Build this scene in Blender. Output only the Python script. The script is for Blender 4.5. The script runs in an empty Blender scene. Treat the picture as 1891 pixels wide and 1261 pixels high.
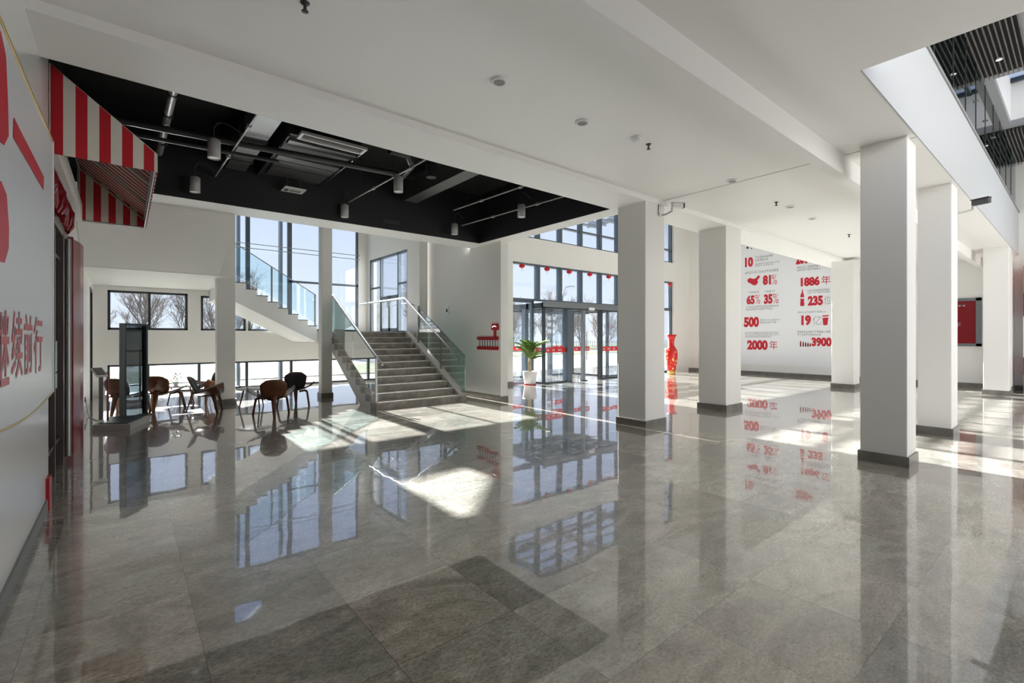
import bpy, bmesh, math, random
from mathutils import Vector, Matrix
from math import sin, cos, pi, radians, atan2, sqrt
random.seed(7)
S = bpy.context.scene
COL = S.collection

# ------------------------------------------------------------------ camera
FPX, HOR, VPX = 872.0, 622.0, 2009.0
yaw = atan2(VPX - 945.5, FPX)
cd = bpy.data.cameras.new('camera')
cam = bpy.data.objects.new('camera', cd); COL.objects.link(cam)
cd.sensor_fit = 'HORIZONTAL'; cd.sensor_width = 36.0
cd.lens = 36.0 * FPX / 1891.0
cd.shift_y = (HOR - 630.5) / 1891.0
cd.clip_start = 0.05; cd.clip_end = 500
cam.location = (0, 0, 1.6)
cam.rotation_euler = (pi / 2, 0, -(pi / 2 - yaw))
S.camera = cam

# ------------------------------------------------------------------ view, sky, sun, daylight
S.view_settings.view_transform = 'Standard'
S.view_settings.look = 'None'
S.view_settings.gamma = 1.0
S.view_settings.use_curve_mapping = False
S.view_settings.exposure = 0.40
try:
    S.cycles.use_denoising = True
    S.cycles.max_bounces = 14
    S.cycles.transparent_max_bounces = 24
    S.cycles.diffuse_bounces = 6
    S.cycles.glossy_bounces = 6
    S.cycles.caustics_reflective = True
    S.cycles.blur_glossy = 1.0
    S.cycles.sample_clamp_indirect = 0.0
except Exception:
    pass
W = bpy.data.worlds.new('sky'); S.world = W; W.use_nodes = True
nt = W.node_tree; nt.nodes.clear()
wo = nt.nodes.new('ShaderNodeOutputWorld'); wb = nt.nodes.new('ShaderNodeBackground')
tc = nt.nodes.new('ShaderNodeTexCoord'); sx = nt.nodes.new('ShaderNodeSeparateXYZ')
rp = nt.nodes.new('ShaderNodeValToRGB')
nt.links.new(tc.outputs['Generated'], sx.inputs[0]); nt.links.new(sx.outputs['Z'], rp.inputs[0])
rp.color_ramp.elements[0].position = 0.0; rp.color_ramp.elements[0].color = (.83, .88, .96, 1)
rp.color_ramp.elements[1].position = .45; rp.color_ramp.elements[1].color = (.46, .58, .92, 1)
nt.links.new(rp.outputs[0], wb.inputs[0]); wb.inputs[1].default_value = .95
nt.links.new(wb.outputs[0], wo.inputs[0])

def lamp(name, kind, loc, rot, energy, color=(1, 1, 1), **k):
    d = bpy.data.lights.new(name, kind); d.energy = energy; d.color = color
    for a, v in k.items(): setattr(d, a, v)
    o = bpy.data.objects.new(name, d); COL.objects.link(o); o.location = loc; o.rotation_euler = rot
    return o
SUN_DIR = Vector((-.012, -1, -.568)).normalized()
su = lamp('sun', 'SUN', (8, 40, 30), (0, 0, 0), 28.0, (1, .975, .94), angle=radians(.6))
su.rotation_euler = SUN_DIR.to_track_quat('-Z', 'Y').to_euler()
# unseen fill lamp added behind the viewer, tilted up; then daylight of the atrium skylight
lamp('fill_behind_viewer', 'AREA', (13.5, -5.6, 1.3), (radians(128), 0, 0), 430, (1, .99, .98), shape='RECTANGLE', size=13, size_y=2.4)
lamp('daylight_atrium', 'AREA', (12.5, -2.7, 6.75), (0, 0, 0), 150, (.97, .985, 1), shape='RECTANGLE', size=13, size_y=5)

# ------------------------------------------------------------------ materials
MATS = {}
def mat(name, col, rough=.5, metal=0., spec=.5, emit=None, bump=0, bscale=40, var=0, vscale=3):
    m = bpy.data.materials.new(name); m.use_nodes = True; n = m.node_tree; b = n.nodes['Principled BSDF']
    b.inputs['Base Color'].default_value = (*col, 1); b.inputs['Roughness'].default_value = rough
    b.inputs['Metallic'].default_value = metal; b.inputs['Specular IOR Level'].default_value = spec
    if emit:
        b.inputs['Emission Color'].default_value = (*emit[:3], 1); b.inputs['Emission Strength'].default_value = emit[3]
    t = n.nodes.new('ShaderNodeTexCoord')
    if var:
        nz = n.nodes.new('ShaderNodeTexNoise'); nz.inputs['Scale'].default_value = vscale; nz.inputs['Detail'].default_value = 5
        n.links.new(t.outputs['Object'], nz.inputs['Vector'])
        r = n.nodes.new('ShaderNodeValToRGB')
        r.color_ramp.elements[0].position = .3; r.color_ramp.elements[1].position = .7
        r.color_ramp.elements[0].color = (*[c * (1 - var) for c in col], 1)
        r.color_ramp.elements[1].color = (*[min(1, c * (1 + var)) for c in col], 1)
        n.links.new(nz.outputs['Fac'], r.inputs[0]); n.links.new(r.outputs[0], b.inputs['Base Color'])
    if bump:
        nz = n.nodes.new('ShaderNodeTexNoise'); nz.inputs['Scale'].default_value = bscale; nz.inputs['Detail'].default_value = 4
        n.links.new(t.outputs['Object'], nz.inputs['Vector'])
        bp = n.nodes.new('ShaderNodeBump'); bp.inputs['Strength'].default_value = bump; bp.inputs['Distance'].default_value = .01
        n.links.new(nz.outputs['Fac'], bp.inputs['Height']); n.links.new(bp.outputs[0], b.inputs['Normal'])
    MATS[name] = m
    return m
def glassmat(name, tint, refl=.10, edge=.5):
    m = bpy.data.materials.new(name); m.use_nodes = True; n = m.node_tree; n.nodes.clear()
    o = n.nodes.new('ShaderNodeOutputMaterial'); t = n.nodes.new('ShaderNodeBsdfTransparent'); g = n.nodes.new('ShaderNodeBsdfGlossy')
    t.inputs[0].default_value = (*tint, 1); g.inputs['Roughness'].default_value = .0
    mx = n.nodes.new('ShaderNodeMixShader'); lw = n.nodes.new('ShaderNodeLayerWeight'); lw.inputs[0].default_value = .15
    mr = n.nodes.new('ShaderNodeMapRange'); mr.inputs['To Min'].default_value = refl * .4; mr.inputs['To Max'].default_value = edge
    n.links.new(lw.outputs['Fresnel'], mr.inputs[0]); n.links.new(mr.outputs[0], mx.inputs[0])
    n.links.new(t.outputs[0], mx.inputs[1]); n.links.new(g.outputs[0], mx.inputs[2]); n.links.new(mx.outputs[0], o.inputs[0])
    MATS[name] = m
    return m
def stripes(name, axis, offset, period, c1, c2, rough=.75):
    m = bpy.data.materials.new(name); m.use_nodes = True; n = m.node_tree; b = n.nodes['Principled BSDF']
    t = n.nodes.new('ShaderNodeTexCoord'); s = n.nodes.new('ShaderNodeSeparateXYZ'); n.links.new(t.outputs['Object'], s.inputs[0])
    a = n.nodes.new('ShaderNodeMath'); a.operation = 'ADD'; a.inputs[1].default_value = offset; n.links.new(s.outputs[axis], a.inputs[0])
    d = n.nodes.new('ShaderNodeMath'); d.operation = 'DIVIDE'; d.inputs[1].default_value = period; n.links.new(a.outputs[0], d.inputs[0])
    f = n.nodes.new('ShaderNodeMath'); f.operation = 'FRACT'; n.links.new(d.outputs[0], f.inputs[0])
    g = n.nodes.new('ShaderNodeMath'); g.operation = 'GREATER_THAN'; g.inputs[1].default_value = .5; n.links.new(f.outputs[0], g.inputs[0])
    mx = n.nodes.new('ShaderNodeMix'); mx.data_type = 'RGBA'; mx.inputs[6].default_value = (*c1, 1); mx.inputs[7].default_value = (*c2, 1)
    n.links.new(g.outputs[0], mx.inputs[0]); n.links.new(mx.outputs[2], b.inputs['Base Color']); b.inputs['Roughness'].default_value = rough
    MATS[name] = m
    return m
mat('paint_white', (.80, .79, .765), .55, bump=.02, bscale=60)
mat('paint_ceiling', (.88, .87, .85), .5, bump=.02, bscale=30)
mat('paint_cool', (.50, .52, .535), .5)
mat('paint_gloss', (.74, .745, .75), .22)
mat('paint_black', (.011, .011, .013), .55, bump=.1, bscale=25)
mat('duct_black', (.035, .036, .038), .4, bump=.08, bscale=12)
mat('duct_metal', (.30, .30, .30), .28, .85, bump=.08, bscale=6)
mat('pipe_grey', (.36, .36, .36), .45, .3)
mat('pipe_dark', (.06, .06, .06), .35, .5)
mat('frame_dark', (.045, .055, .065), .35, .4)
mat('frame_blue', (.10, .125, .155), .35, .4)
mat('frame_grey', (.20, .22, .24), .35, .5)
mat('steel', (.30, .30, .30), .36, .8)
mat('brown_metal', (.16, .13, .125), .3, .7)
mat('skirting', (.17, .16, .14), .35, var=.2, vscale=6)
mat('white_plastic', (.8, .8, .8), .35)
mat('grey_plastic', (.45, .45, .45), .4)
mat('grille_grey', (.25, .25, .25), .5)
mat('red_paint', (.42, .006, .012), .35)
mat('red_surround', (.24, .006, .014), .25)
mat('red_dark', (.20, .004, .010), .2)
mat('red_print', (.56, .012, .03), .5)
mat('red_calligraphy', (.55, .10, .13), .5)
mat('red_lantern', (.62, .01, .02), .5)
mat('ink', (.05, .05, .055), .5)
mat('caption_grey', (.33, .33, .35), .6)
mat('paper_white', (.82, .83, .86), .5)
mat('banner_white', (.70, .725, .77), .35)
mat('gold', (.55, .40, .12), .35, .6)
mat('poster_mint', (.48, .72, .68), .5)
mat('leather', (.012, .014, .015), .42, bump=.15, bscale=180)
mat('walnut', (.105, .036, .014), .32, var=.35, vscale=9)
mat('pot_white', (.78, .76, .76), .35)
mat('soil', (.05, .03, .02), .9)
mat('leaf', (.16, .26, .035), .5, var=.45, vscale=8)
mat('leaf_dark', (.03, .07, .015), .5, var=.4, vscale=20)
mat('palm_stem', (.22, .16, .07), .7, var=.3, vscale=20)
mat('bark', (.20, .17, .15), .9)
mat('pavement', (.25, .245, .235), .85, var=.06, vscale=1)
mat('asphalt', (.30, .30, .30), .9, var=.1, vscale=.6)
mat('grass', (.085, .095, .035), .95, var=.3, vscale=1.5)
mat('mat_red', (.50, .05, .05), .9)
mat('car_grey', (.14, .15, .16), .25, .5)
mat('tyre', (.02, .02, .02), .8)
mat('vase_red', (.60, .012, .012), .18)
mat('vase_gold', (.75, .50, .12), .3, .4)
mat('screen_black', (.008, .008, .01), .1)
mat('orange', (.75, .16, .01), .5)
mat('slat_black', (.008, .008, .008), .6)
mat('slat_grey', (.16, .155, .15), .4)
mat('ceiling_grey', (.30, .30, .31), .5)
mat('step_stone', (.30, .27, .23), .42, var=.35, vscale=5, bump=.05)
mat('step_edge', (.55, .52, .47), .4, var=.15, vscale=8)
mat('roof_grey', (.30, .30, .30), .8)
mat('hut_blue', (.12, .2, .38), .6)
mat('lens', (.75, .75, .72), .3)
glassmat('glass_clear', (.93, .96, .98), .10, .55)
glassmat('glass_green', (.73, .91, .88), .16, .8)
glassmat('glass_pale', (.86, .95, .96), .10, .5)
glassmat('glass_partition', (.62, .80, .77), .35, .95)
glassmat('glass_smoke', (.30, .34, .36), .16, .6)
stripes('awning_side', 'X', .55, .176, (.52, .008, .02), (.74, .70, .62))
stripes('awning_canopy', 'Y', 0, .176, (.42, .008, .018), (.72, .66, .58))

def floor_material():
    m = bpy.data.materials.new('marble_floor'); m.use_nodes = True; n = m.node_tree; L = n.links; b = n.nodes['Principled BSDF']
    def N(t, **k):
        x = n.nodes.new(t)
        for a, v in k.items(): setattr(x, a, v)
        return x
    def M(op, a, c=None):
        x = N('ShaderNodeVectorMath', operation=op); L.new(a, x.inputs[0])
        if c is not None:
            if isinstance(c, tuple): x.inputs[1].default_value = c
            else: L.new(c, x.inputs[1])
        return x.outputs[0]
    t = N('ShaderNodeTexCoord').outputs['Object']
    T = .72
    sc = M('MULTIPLY', M('ADD', t, (.41, .03, 0.0)), (1 / T, 1 / T, 0.0)); fl = M('FLOOR', sc); fr = M('FRACTION', sc)
    wn = N('ShaderNodeTexWhiteNoise', noise_dimensions='3D'); L.new(fl, wn.inputs['Vector'])
    off = M('MULTIPLY', wn.outputs['Color'], (40, 40, 40))
    p = M('ADD', t, off)
    # soft stretched clouding along one direction of the stone
    mp = N('ShaderNodeMapping'); mp.inputs['Rotation'].default_value = (0, 0, .5); mp.inputs['Scale'].default_value = (1.2, 2.3, 1); L.new(p, mp.inputs[0])
    n1 = N('ShaderNodeTexNoise'); n1.inputs['Scale'].default_value = 1.4; n1.inputs['Detail'].default_value = 9; n1.inputs['Roughness'].default_value = .62; n1.inputs['Distortion'].default_value = 1.4
    L.new(mp.outputs[0], n1.inputs['Vector'])
    n2 = N('ShaderNodeTexNoise'); n2.inputs['Scale'].default_value = 34; n2.inputs['Detail'].default_value = 8; n2.inputs['Roughness'].default_value = .75; n2.inputs['Distortion'].default_value = .6
    L.new(mp.outputs[0], n2.inputs['Vector'])
    r1 = N('ShaderNodeValToRGB'); e = r1.color_ramp.elements
    e[0].position = .28; e[0].color = (.25, .235, .205, 1); e[1].position = .72; e[1].color = (.62, .60, .55, 1)
    x = e.new(.50); x.color = (.44, .42, .38, 1)
    L.new(n1.outputs['Fac'], r1.inputs[0])
    r2 = N('ShaderNodeValToRGB'); e = r2.color_ramp.elements
    e[0].position = .36; e[0].color = (.32, .28, .25, 1); e[1].position = .60; e[1].color = (1.12, 1.12, 1.1, 1)
    L.new(n2.outputs['Fac'], r2.inputs[0])
    mu = N('ShaderNodeMix', data_type='RGBA', blend_type='MULTIPLY'); mu.inputs[0].default_value = .75
    L.new(r1.outputs[0], mu.inputs[6]); L.new(r2.outputs[0], mu.inputs[7])
    # broad reddish-brown and greenish-grey patches
    n3 = N('ShaderNodeTexNoise'); n3.inputs['Scale'].default_value = .9; n3.inputs['Detail'].default_value = 5; L.new(p, n3.inputs['Vector'])
    r3 = N('ShaderNodeValToRGB'); e = r3.color_ramp.elements
    e[0].position = .36; e[0].color = (1.03, .96, .92, 1); e[1].position = .62; e[1].color = (.98, 1.01, .97, 1)
    L.new(n3.outputs['Fac'], r3.inputs[0])
    m3 = N('ShaderNodeMix', data_type='RGBA', blend_type='MULTIPLY'); m3.inputs[0].default_value = 1
    L.new(mu.outputs[2], m3.inputs[6]); L.new(r3.outputs[0], m3.inputs[7]); mu = m3
    # light veins
    wv = N('ShaderNodeTexNoise'); wv.inputs['Scale'].default_value = 1.1; wv.inputs['Detail'].default_value = 4; wv.inputs['Distortion'].default_value = 2.2
    L.new(mp.outputs[0], wv.inputs['Vector'])
    ab = N('ShaderNodeMath', operation='SUBTRACT'); ab.inputs[1].default_value = .5; L.new(wv.outputs['Fac'], ab.inputs[0])
    ab2 = N('ShaderNodeMath', operation='ABSOLUTE'); L.new(ab.outputs[0], ab2.inputs[0])
    vr = N('ShaderNodeMapRange'); vr.inputs[1].default_value = 0; vr.inputs[2].default_value = .012; vr.inputs[3].default_value = .38; vr.inputs[4].default_value = 0
    L.new(ab2.outputs[0], vr.inputs[0])
    mv = N('ShaderNodeMix', data_type='RGBA'); mv.inputs[7].default_value = (.46, .43, .38, 1)
    L.new(vr.outputs[0], mv.inputs[0]); L.new(mu.outputs[2], mv.inputs[6])
    # tile to tile tone
    tone = N('ShaderNodeMapRange'); tone.inputs[3].default_value = .78; tone.inputs[4].default_value = 1.18; L.new(wn.outputs['Value'], tone.inputs[0])
    mt = N('ShaderNodeVectorMath', operation='SCALE'); L.new(mv.outputs[2], mt.inputs[0]); L.new(tone.outputs[0], mt.inputs['Scale'])
    # fine joints
    sp = N('ShaderNodeSeparateXYZ'); L.new(fr, sp.inputs[0])
    mn = N('ShaderNodeMath', operation='MINIMUM'); L.new(sp.outputs[0], mn.inputs[0]); L.new(sp.outputs[1], mn.inputs[1])
    jt = N('ShaderNodeMath', operation='LESS_THAN'); jt.inputs[1].default_value = .0035; L.new(mn.outputs[0], jt.inputs[0])
    mj = N('ShaderNodeMix', data_type='RGBA'); mj.inputs[7].default_value = (.10, .09, .08, 1)
    L.new(jt.outputs[0], mj.inputs[0]); L.new(mt.outputs[0], mj.inputs[6]); L.new(mj.outputs[2], b.inputs['Base Color'])
    b.inputs['IOR'].default_value = 1.6; b.inputs['Roughness'].default_value = .2
    b.inputs['Coat Weight'].default_value = 1.0; b.inputs['Coat IOR'].default_value = 1.85; b.inputs['Coat Roughness'].default_value = .015
    bn = N('ShaderNodeTexNoise'); bn.inputs['Scale'].default_value = 1.6; bn.inputs['Detail'].default_value = 2; L.new(t, bn.inputs['Vector'])
    bp = N('ShaderNodeBump'); bp.inputs['Strength'].default_value = .06; bp.inputs['Distance'].default_value = .03
    L.new(bn.outputs['Fac'], bp.inputs['Height']); L.new(bp.outputs[0], b.inputs['Normal']); L.new(bp.outputs[0], b.inputs['Coat Normal'])
    MATS['marble_floor'] = m
floor_material()

# ------------------------------------------------------------------ helpers
class MB:
    def __init__(s): s.v = []; s.f = []; s.sm = []
    def add(s, vs, fs, smooth=False):
        o = len(s.v); s.v += [tuple(v) for v in vs]; s.f += [tuple(i + o for i in f) for f in fs]; s.sm += [smooth] * len(fs); return s
    def box(s, x0, x1, y0, y1, z0, z1):
        vs = [(x, y, z) for z in (z0, z1) for y in (y0, y1) for x in (x0, x1)]
        return s.add(vs, [(0, 2, 3, 1), (4, 5, 7, 6), (0, 1, 5, 4), (2, 6, 7, 3), (0, 4, 6, 2), (1, 3, 7, 5)])
    def obox(s, c, size, rz=0, rx=0):
        M = Matrix.Translation(c) @ Matrix.Rotation(rz, 4, 'Z') @ Matrix.Rotation(rx, 4, 'X'); a, b, d = [q / 2 for q in size]
        vs = [M @ Vector((x, y, z)) for z in (-d, d) for y in (-b, b) for x in (-a, a)]
        return s.add(vs, [(0, 2, 3, 1), (4, 5, 7, 6), (0, 1, 5, 4), (2, 6, 7, 3), (0, 4, 6, 2), (1, 3, 7, 5)])
    def prism(s, pts, axis, a, b):
        """closed outline in the plane across `axis`, extruded from a to b"""
        def P(p, q):
            return (q, p[0], p[1]) if axis == 'X' else (p[0], q, p[1]) if axis == 'Y' else (p[0], p[1], q)
        n = len(pts); vs = [P(p, a) for p in pts] + [P(p, b) for p in pts]
        fs = [tuple(range(n))[::-1], tuple(range(n, 2 * n))] + [(i, (i + 1) % n, n + (i + 1) % n, n + i) for i in range(n)]
        return s.add(vs, fs)
    def tube(s, pts, r, n=10, caps=True):
        pts = [Vector(p) for p in pts]; rs = r if isinstance(r, (list, tuple)) else [r] * len(pts); vs = []; prev = None
        for i, p in enumerate(pts):
            d = (pts[min(i + 1, len(pts) - 1)] - pts[max(i - 1, 0)]).normalized()
            u = prev - d * prev.dot(d) if prev is not None else d.orthogonal()
            u.normalize(); w = d.cross(u); prev = u
            vs += [p + (u * cos(2 * pi * k / n) + w * sin(2 * pi * k / n)) * rs[i] for k in range(n)]
        fs = [(i * n + k, i * n + (k + 1) % n, (i + 1) * n + (k + 1) % n, (i + 1) * n + k) for i in range(len(pts) - 1) for k in range(n)]
        s.add(vs, fs, True)
        if caps: s.add(vs[:n], [tuple(range(n))[::-1]]); s.add(vs[-n:], [tuple(range(n))])
        return s
    def lathe(s, prof, c=(0, 0, 0), n=20):
        vs = [(c[0] + r * cos(2 * pi * k / n), c[1] + r * sin(2 * pi * k / n), c[2] + z) for r, z in prof for k in range(n)]
        fs = [(i * n + k, i * n + (k + 1) % n, (i + 1) * n + (k + 1) % n, (i + 1) * n + k) for i in range(len(prof) - 1) for k in range(n)]
        s.add(vs, fs, True)
        if prof[0][0] > 1e-4: s.add(vs[:n], [tuple(range(n))[::-1]])
        if prof[-1][0] > 1e-4: s.add(vs[-n:], [tuple(range(n))])
        return s
    def grid(s, fn, nu, nv, th=0):
        """a sheet fn(u, v) with u, v in 0..1, given a thickness along its normal"""
        P = [[Vector(fn(i / nu, j / nv)) for i in range(nu + 1)] for j in range(nv + 1)]
        def nrm(i, j):
            a = P[j][min(i + 1, nu)] - P[j][max(i - 1, 0)]; b = P[min(j + 1, nv)][i] - P[max(j - 1, 0)][i]
            c = a.cross(b); return c.normalized() if c.length > 1e-9 else Vector((0, 0, 1))
        k = nu + 1; top = [P[j][i] + nrm(i, j) * th / 2 for j in range(nv + 1) for i in range(k)]
        fs = [(j * k + i, j * k + i + 1, (j + 1) * k + i + 1, (j + 1) * k + i) for j in range(nv) for i in range(nu)]
        if not th: return s.add(top, fs, True)
        bot = [P[j][i] - nrm(i, j) * th / 2 for j in range(nv + 1) for i in range(k)]; m = len(top)
        fs2 = [tuple(m + q for q in f[::-1]) for f in fs]
        rim = [i for i in range(k)] + [j * k + nu for j in range(1, nv + 1)] + [nv * k + i for i in range(nu - 1, -1, -1)] + [j * k for j in range(nv - 1, 0, -1)]
        fs3 = [(rim[(q + 1) % len(rim)], rim[q], m + rim[q], m + rim[(q + 1) % len(rim)]) for q in range(len(rim))]
        return s.add(top + bot, fs + fs2 + fs3, True)
    def build(s, name, m, parent=None, bevel=0, loc=None):
        me = bpy.data.meshes.new(name); me.from_pydata(s.v, [], s.f); me.update()
        for p, q in zip(me.polygons, s.sm): p.use_smooth = q
        me.materials.append(MATS[m] if isinstance(m, str) else m)
        o = bpy.data.objects.new(name, me); COL.objects.link(o)
        if loc is not None: o.location = loc
        if parent is not None: o.parent = parent
        if bevel:
            b = o.modifiers.new('bevel', 'BEVEL'); b.width = bevel; b.segments = 2; b.limit_method = 'ANGLE'
        return o
def box(name, m, x0, x1, y0, y1, z0, z1, parent=None, bevel=0): return MB().box(x0, x1, y0, y1, z0, z1).build(name, m, parent, bevel)
def tag(o, label, cat, group=None, kind=None):
    o['label'] = label; o['category'] = cat
    if group: o['group'] = group
    if kind: o['kind'] = kind
    return o
def struct(o, label, cat): return tag(o, label, cat, None, 'structure')
def empty(name, loc=(0, 0, 0), rz=0):
    o = bpy.data.objects.new(name, None); COL.objects.link(o); o.location = loc; o.rotation_euler = (0, 0, rz); o.empty_display_size = .1
    return o
KIDS = {}
def copy_tree(o, loc=None, rz=None, label=None, parent=None, kids=None):
    kids = kids if kids is not None else {}
    c = o.copy(); COL.objects.link(c)
    if parent is not None: c.parent = parent
    for ch in [q for q in COL.objects if q.parent == o]: copy_tree(ch, parent=c)
    if loc is not None: c.location = loc
    if rz is not None: c.rotation_euler = (0, 0, rz)
    if label: c['label'] = label
    return c
def text_mesh(body, bold=0.0):
    cu = bpy.data.curves.new('lettering', 'FONT'); cu.body = body; cu.offset = bold; cu.resolution_u = 4
    o = bpy.data.objects.new('lettering', cu); COL.objects.link(o)
    dg = bpy.context.evaluated_depsgraph_get(); me = bpy.data.meshes.new_from_object(o.evaluated_get(dg))
    bpy.data.objects.remove(o); bpy.data.curves.remove(cu)
    return me
def lettering(body, place, w, h, m, parent, name='lettering', bold=.0, th=.004):
    """flat letters w x h; place(u, v, d) gives the world point u along, v up, d out of the surface"""
    me = text_mesh(body, bold); vs = [v.co.copy() for v in me.vertices]; fs = [tuple(p.vertices) for p in me.polygons]
    bpy.data.meshes.remove(me)
    x0, x1 = min(v.x for v in vs), max(v.x for v in vs); y0, y1 = min(v.y for v in vs), max(v.y for v in vs)
    sxx, syy = w / max(x1 - x0, 1e-6), h / max(y1 - y0, 1e-6)
    b = MB(); b.add([place((v.x - x0) * sxx, (v.y - y0) * syy, th) for v in vs], fs)
    return b.build(name, m, parent)
def caption(place, w, h, rows, parent, seed=0):
    """rows of small print too small to read: short grey blocks"""
    rnd = random.Random(seed); b = MB(); ph = h / (rows * 1.5)
    for r in range(rows):
        v = h - (r * 1.5 + 1) * ph; u = 0; end = w * (1 if r < rows - 1 else rnd.uniform(.7, 1))
        while u < end - ph:
            ww = ph * .82
            for (a0, a1, b0, b1) in ((0, 1, .0, .2), (0, 1, .42, .6), (0, 1, .82, 1), (.38, .6, 0, 1)):
                if rnd.random() < .8:
                    q = [(u + ww * a0, v + ph * b0), (u + ww * a1, v + ph * b0), (u + ww * a1, v + ph * b1), (u + ww * a0, v + ph * b1)]
                    b.add([place(x, y, .003) for x, y in q], [(0, 1, 2, 3)])
            u += ph * 1.08
    return b.build('caption', 'caption_grey', parent)
def outline(pts, place, m, parent, name, d=.004):
    b = MB(); b.add([place(x, y, d) for x, y in pts], [tuple(range(len(pts)))]); return b.build(name, m, parent)

# ------------------------------------------------------------------ shell
ZC, ZL = 4.07, 3.98                      # hall ceiling, lower soffit
XL = -.65
struct(box('floor', 'marble_floor', -1.2, 21.2, -6, 16.75, -.12, 0), 'polished grey marble tile floor of the whole hall', 'floor')
c = MB().box(XL - .3, 5.28, -6, 1.34, ZC, ZC + .25).box(XL - .3, 21.2, 1.34, 4.88, ZC, ZC + .25).build('ceiling', 'paint_ceiling')
struct(c, 'white plaster main ceiling over the near hall with downlights', 'ceiling')
c = MB().box(XL - .3, 21.2, 4.88, 5.64, ZL, ZC + .4).box(7.0, 7.42, 5.64, 9.85, ZL, ZC + .4).box(XL - .3, 7.42, 9.85, 10.55, ZL, ZC + .4).build('ceiling', 'paint_ceiling')
struct(c, 'lowered white soffit band framing the black ceiling opening', 'ceiling')
struct(box('trim_1', 'paint_ceiling', XL - .3, 20.9, 2.1, 2.24, 3.80, ZC), 'slim white ceiling beam running over the hall beside the near big column', 'beam')
b = MB()
b.box(XL - .3, 7.42, 9.85, 10.0, ZC, 5.5).box(XL - .3, 7.1, 5.4, 5.62, ZC, 5.5).box(7.02, 7.3, 5.6, 9.9, ZC, 5.5).box(-.9, XL, 5.6, 9.9, 3.9, 5.5)
b.box(XL - .3, 7.4, 5.5, 10, 5.2, 5.45)
b.box(XL, 7.0, 9.84, 9.849, ZL + .004, 5.2).box(XL, 7.0, 5.641, 5.65, ZL + .004, 5.2).box(6.99, 6.999, 5.64, 9.85, ZL + .004, 5.2)
struct(b.build('ceiling', 'paint_black'), 'black painted recessed ceiling with exposed services', 'ceiling')
b = MB()                                  # black beams inside the recess
for y in (7.0,): b.box(XL, 7.0, y, y + .18, 4.95, 5.2)
struct(b.build('trim_2', 'paint_black'), 'black painted beam across the recessed ceiling', 'beam')
# fine expansion joints in the ceiling
for i, (x, y0, y1, z) in enumerate(((7.56, 1.34, 2.1, ZC), (7.56, 2.24, 4.88, ZC))):
    j = box('trim_3' if i == 0 else 'trim_4', 'grille_grey', x - .006, x + .006, y0, y1, z - .003, z + .01)
    struct(j, ['thin dark ceiling joint between slim beam and atrium edge', 'thin dark ceiling joint crossing the ceiling beyond the slim beam'][i], 'ceiling joint')

# left side
wl = MB().box(XL - .3, XL, -6, 6.24, 0, 4.3).box(XL - .3, XL, 6.24, 8.9, 3.0, 4.3).box(XL - .3, XL, 8.9, 15.2, 0, 8).box(XL - .3, XL, 15.2, 16.2, 2.82, 8).box(XL - .3, XL, 16.2, 16.65, 0, 8)
wl.box(XL - .3, XL, 8.9, 10.6, 4.2, 8)
wlo = wl.build('wall_left', 'paint_white'); struct(wlo, 'white left wall carrying the banner, shop front and awning', 'wall')
struct(MB().box(XL, -.56, -6, 5.64, 0, ZC).box(XL, -.56, 5.65, 6.24, 0, 4.35).box(XL, -.56, 5.64, 5.65, 0, ZL).build('wall_left_near', 'paint_gloss'), 'glossy pale panelled wall face under and around the banner', 'wall')
struct(box('baseboard_left', 'grille_grey', -.56, -.545, -6, 6.22, 0, .11), 'dark grey skirting along the near left wall', 'baseboard')
# room behind the shop door
b = MB().box(-2.4, -2.3, 6.0, 9.2, 0, 3.2).box(-2.3, XL, 5.9, 6.0, 0, 3.2).box(-2.3, XL, 9.2, 9.3, 0, 3.2).box(-2.4, XL, 5.9, 9.3, 3.2, 3.3).box(-2.4, XL - .55, 5.9, 9.3, -.1, 0)
struct(b.build('wall_shop', 'red_dark'), 'dark red interior of the shop behind the glass door', 'wall')

# window wall (back left) with its openings
YW = 16.65
def wall_y(name, m, y0, y1, x0, x1, z0, z1, holes):
    xs = sorted({x0, x1, *[h[0] for h in holes], *[h[1] for h in holes]}); b = MB()
    for a, c_ in zip(xs, xs[1:]):
        hs = sorted([(h[2], h[3]) for h in holes if h[0] <= a + 1e-6 and h[1] >= c_ - 1e-6]); z = z0
        for p, q in hs:
            if p > z: b.box(a, c_, y0, y1, z, p)
            z = q
        if z < z1: b.box(a, c_, y0, y1, z, z1)
    return b.build(name, m)
holes = [(-.36, 1.42, 1.79, 2.86), (1.74, 2.92, 1.79, 2.82), (-.36, 6.5, .02, .84), (2.0, 2.98, 2.95, 5.65), (2.98, 4.2, 1.79, 5.65), (4.2, 6.5, 1.8, 5.65), (2.42, 3.42, 6.70, 7.6)]
struct(wall_y('wall_back', 'paint_white', YW, YW + .22, XL - .3, 7.0, 0, 8, holes), 'white back wall of the stair hall pierced by windows', 'wall')
def window_y(name, y, x0, x1, z0, z1, mulls, trans, label, m='frame_dark', w=.05, d=.09, gm='glass_clear', mw=None, cat='window'):
    e = MB(); h = w; mw = mw or w
    e.box(x0, x0 + h, y, y + d, z0, z1).box(x1 - h, x1, y, y + d, z0, z1).box(x0, x1, y, y + d, z0, z0 + h).box(x0, x1, y, y + d, z1 - h, z1)
    for q in mulls: e.box(q - mw / 2, q + mw / 2, y - .02, y + d, z0, z1)
    for q in trans: e.box(x0, x1, y, y + d, q - h / 2, q + h / 2)
    o = e.build(name, m); struct(o, label, cat)
    xs = [x0, *mulls, x1]
    for a, c_ in zip(xs, xs[1:]): box('pane', gm, a + .01, c_ - .01, y + d * .45, y + d * .45 + .012, z0 + .01, z1 - .01, o)
    return o
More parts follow.
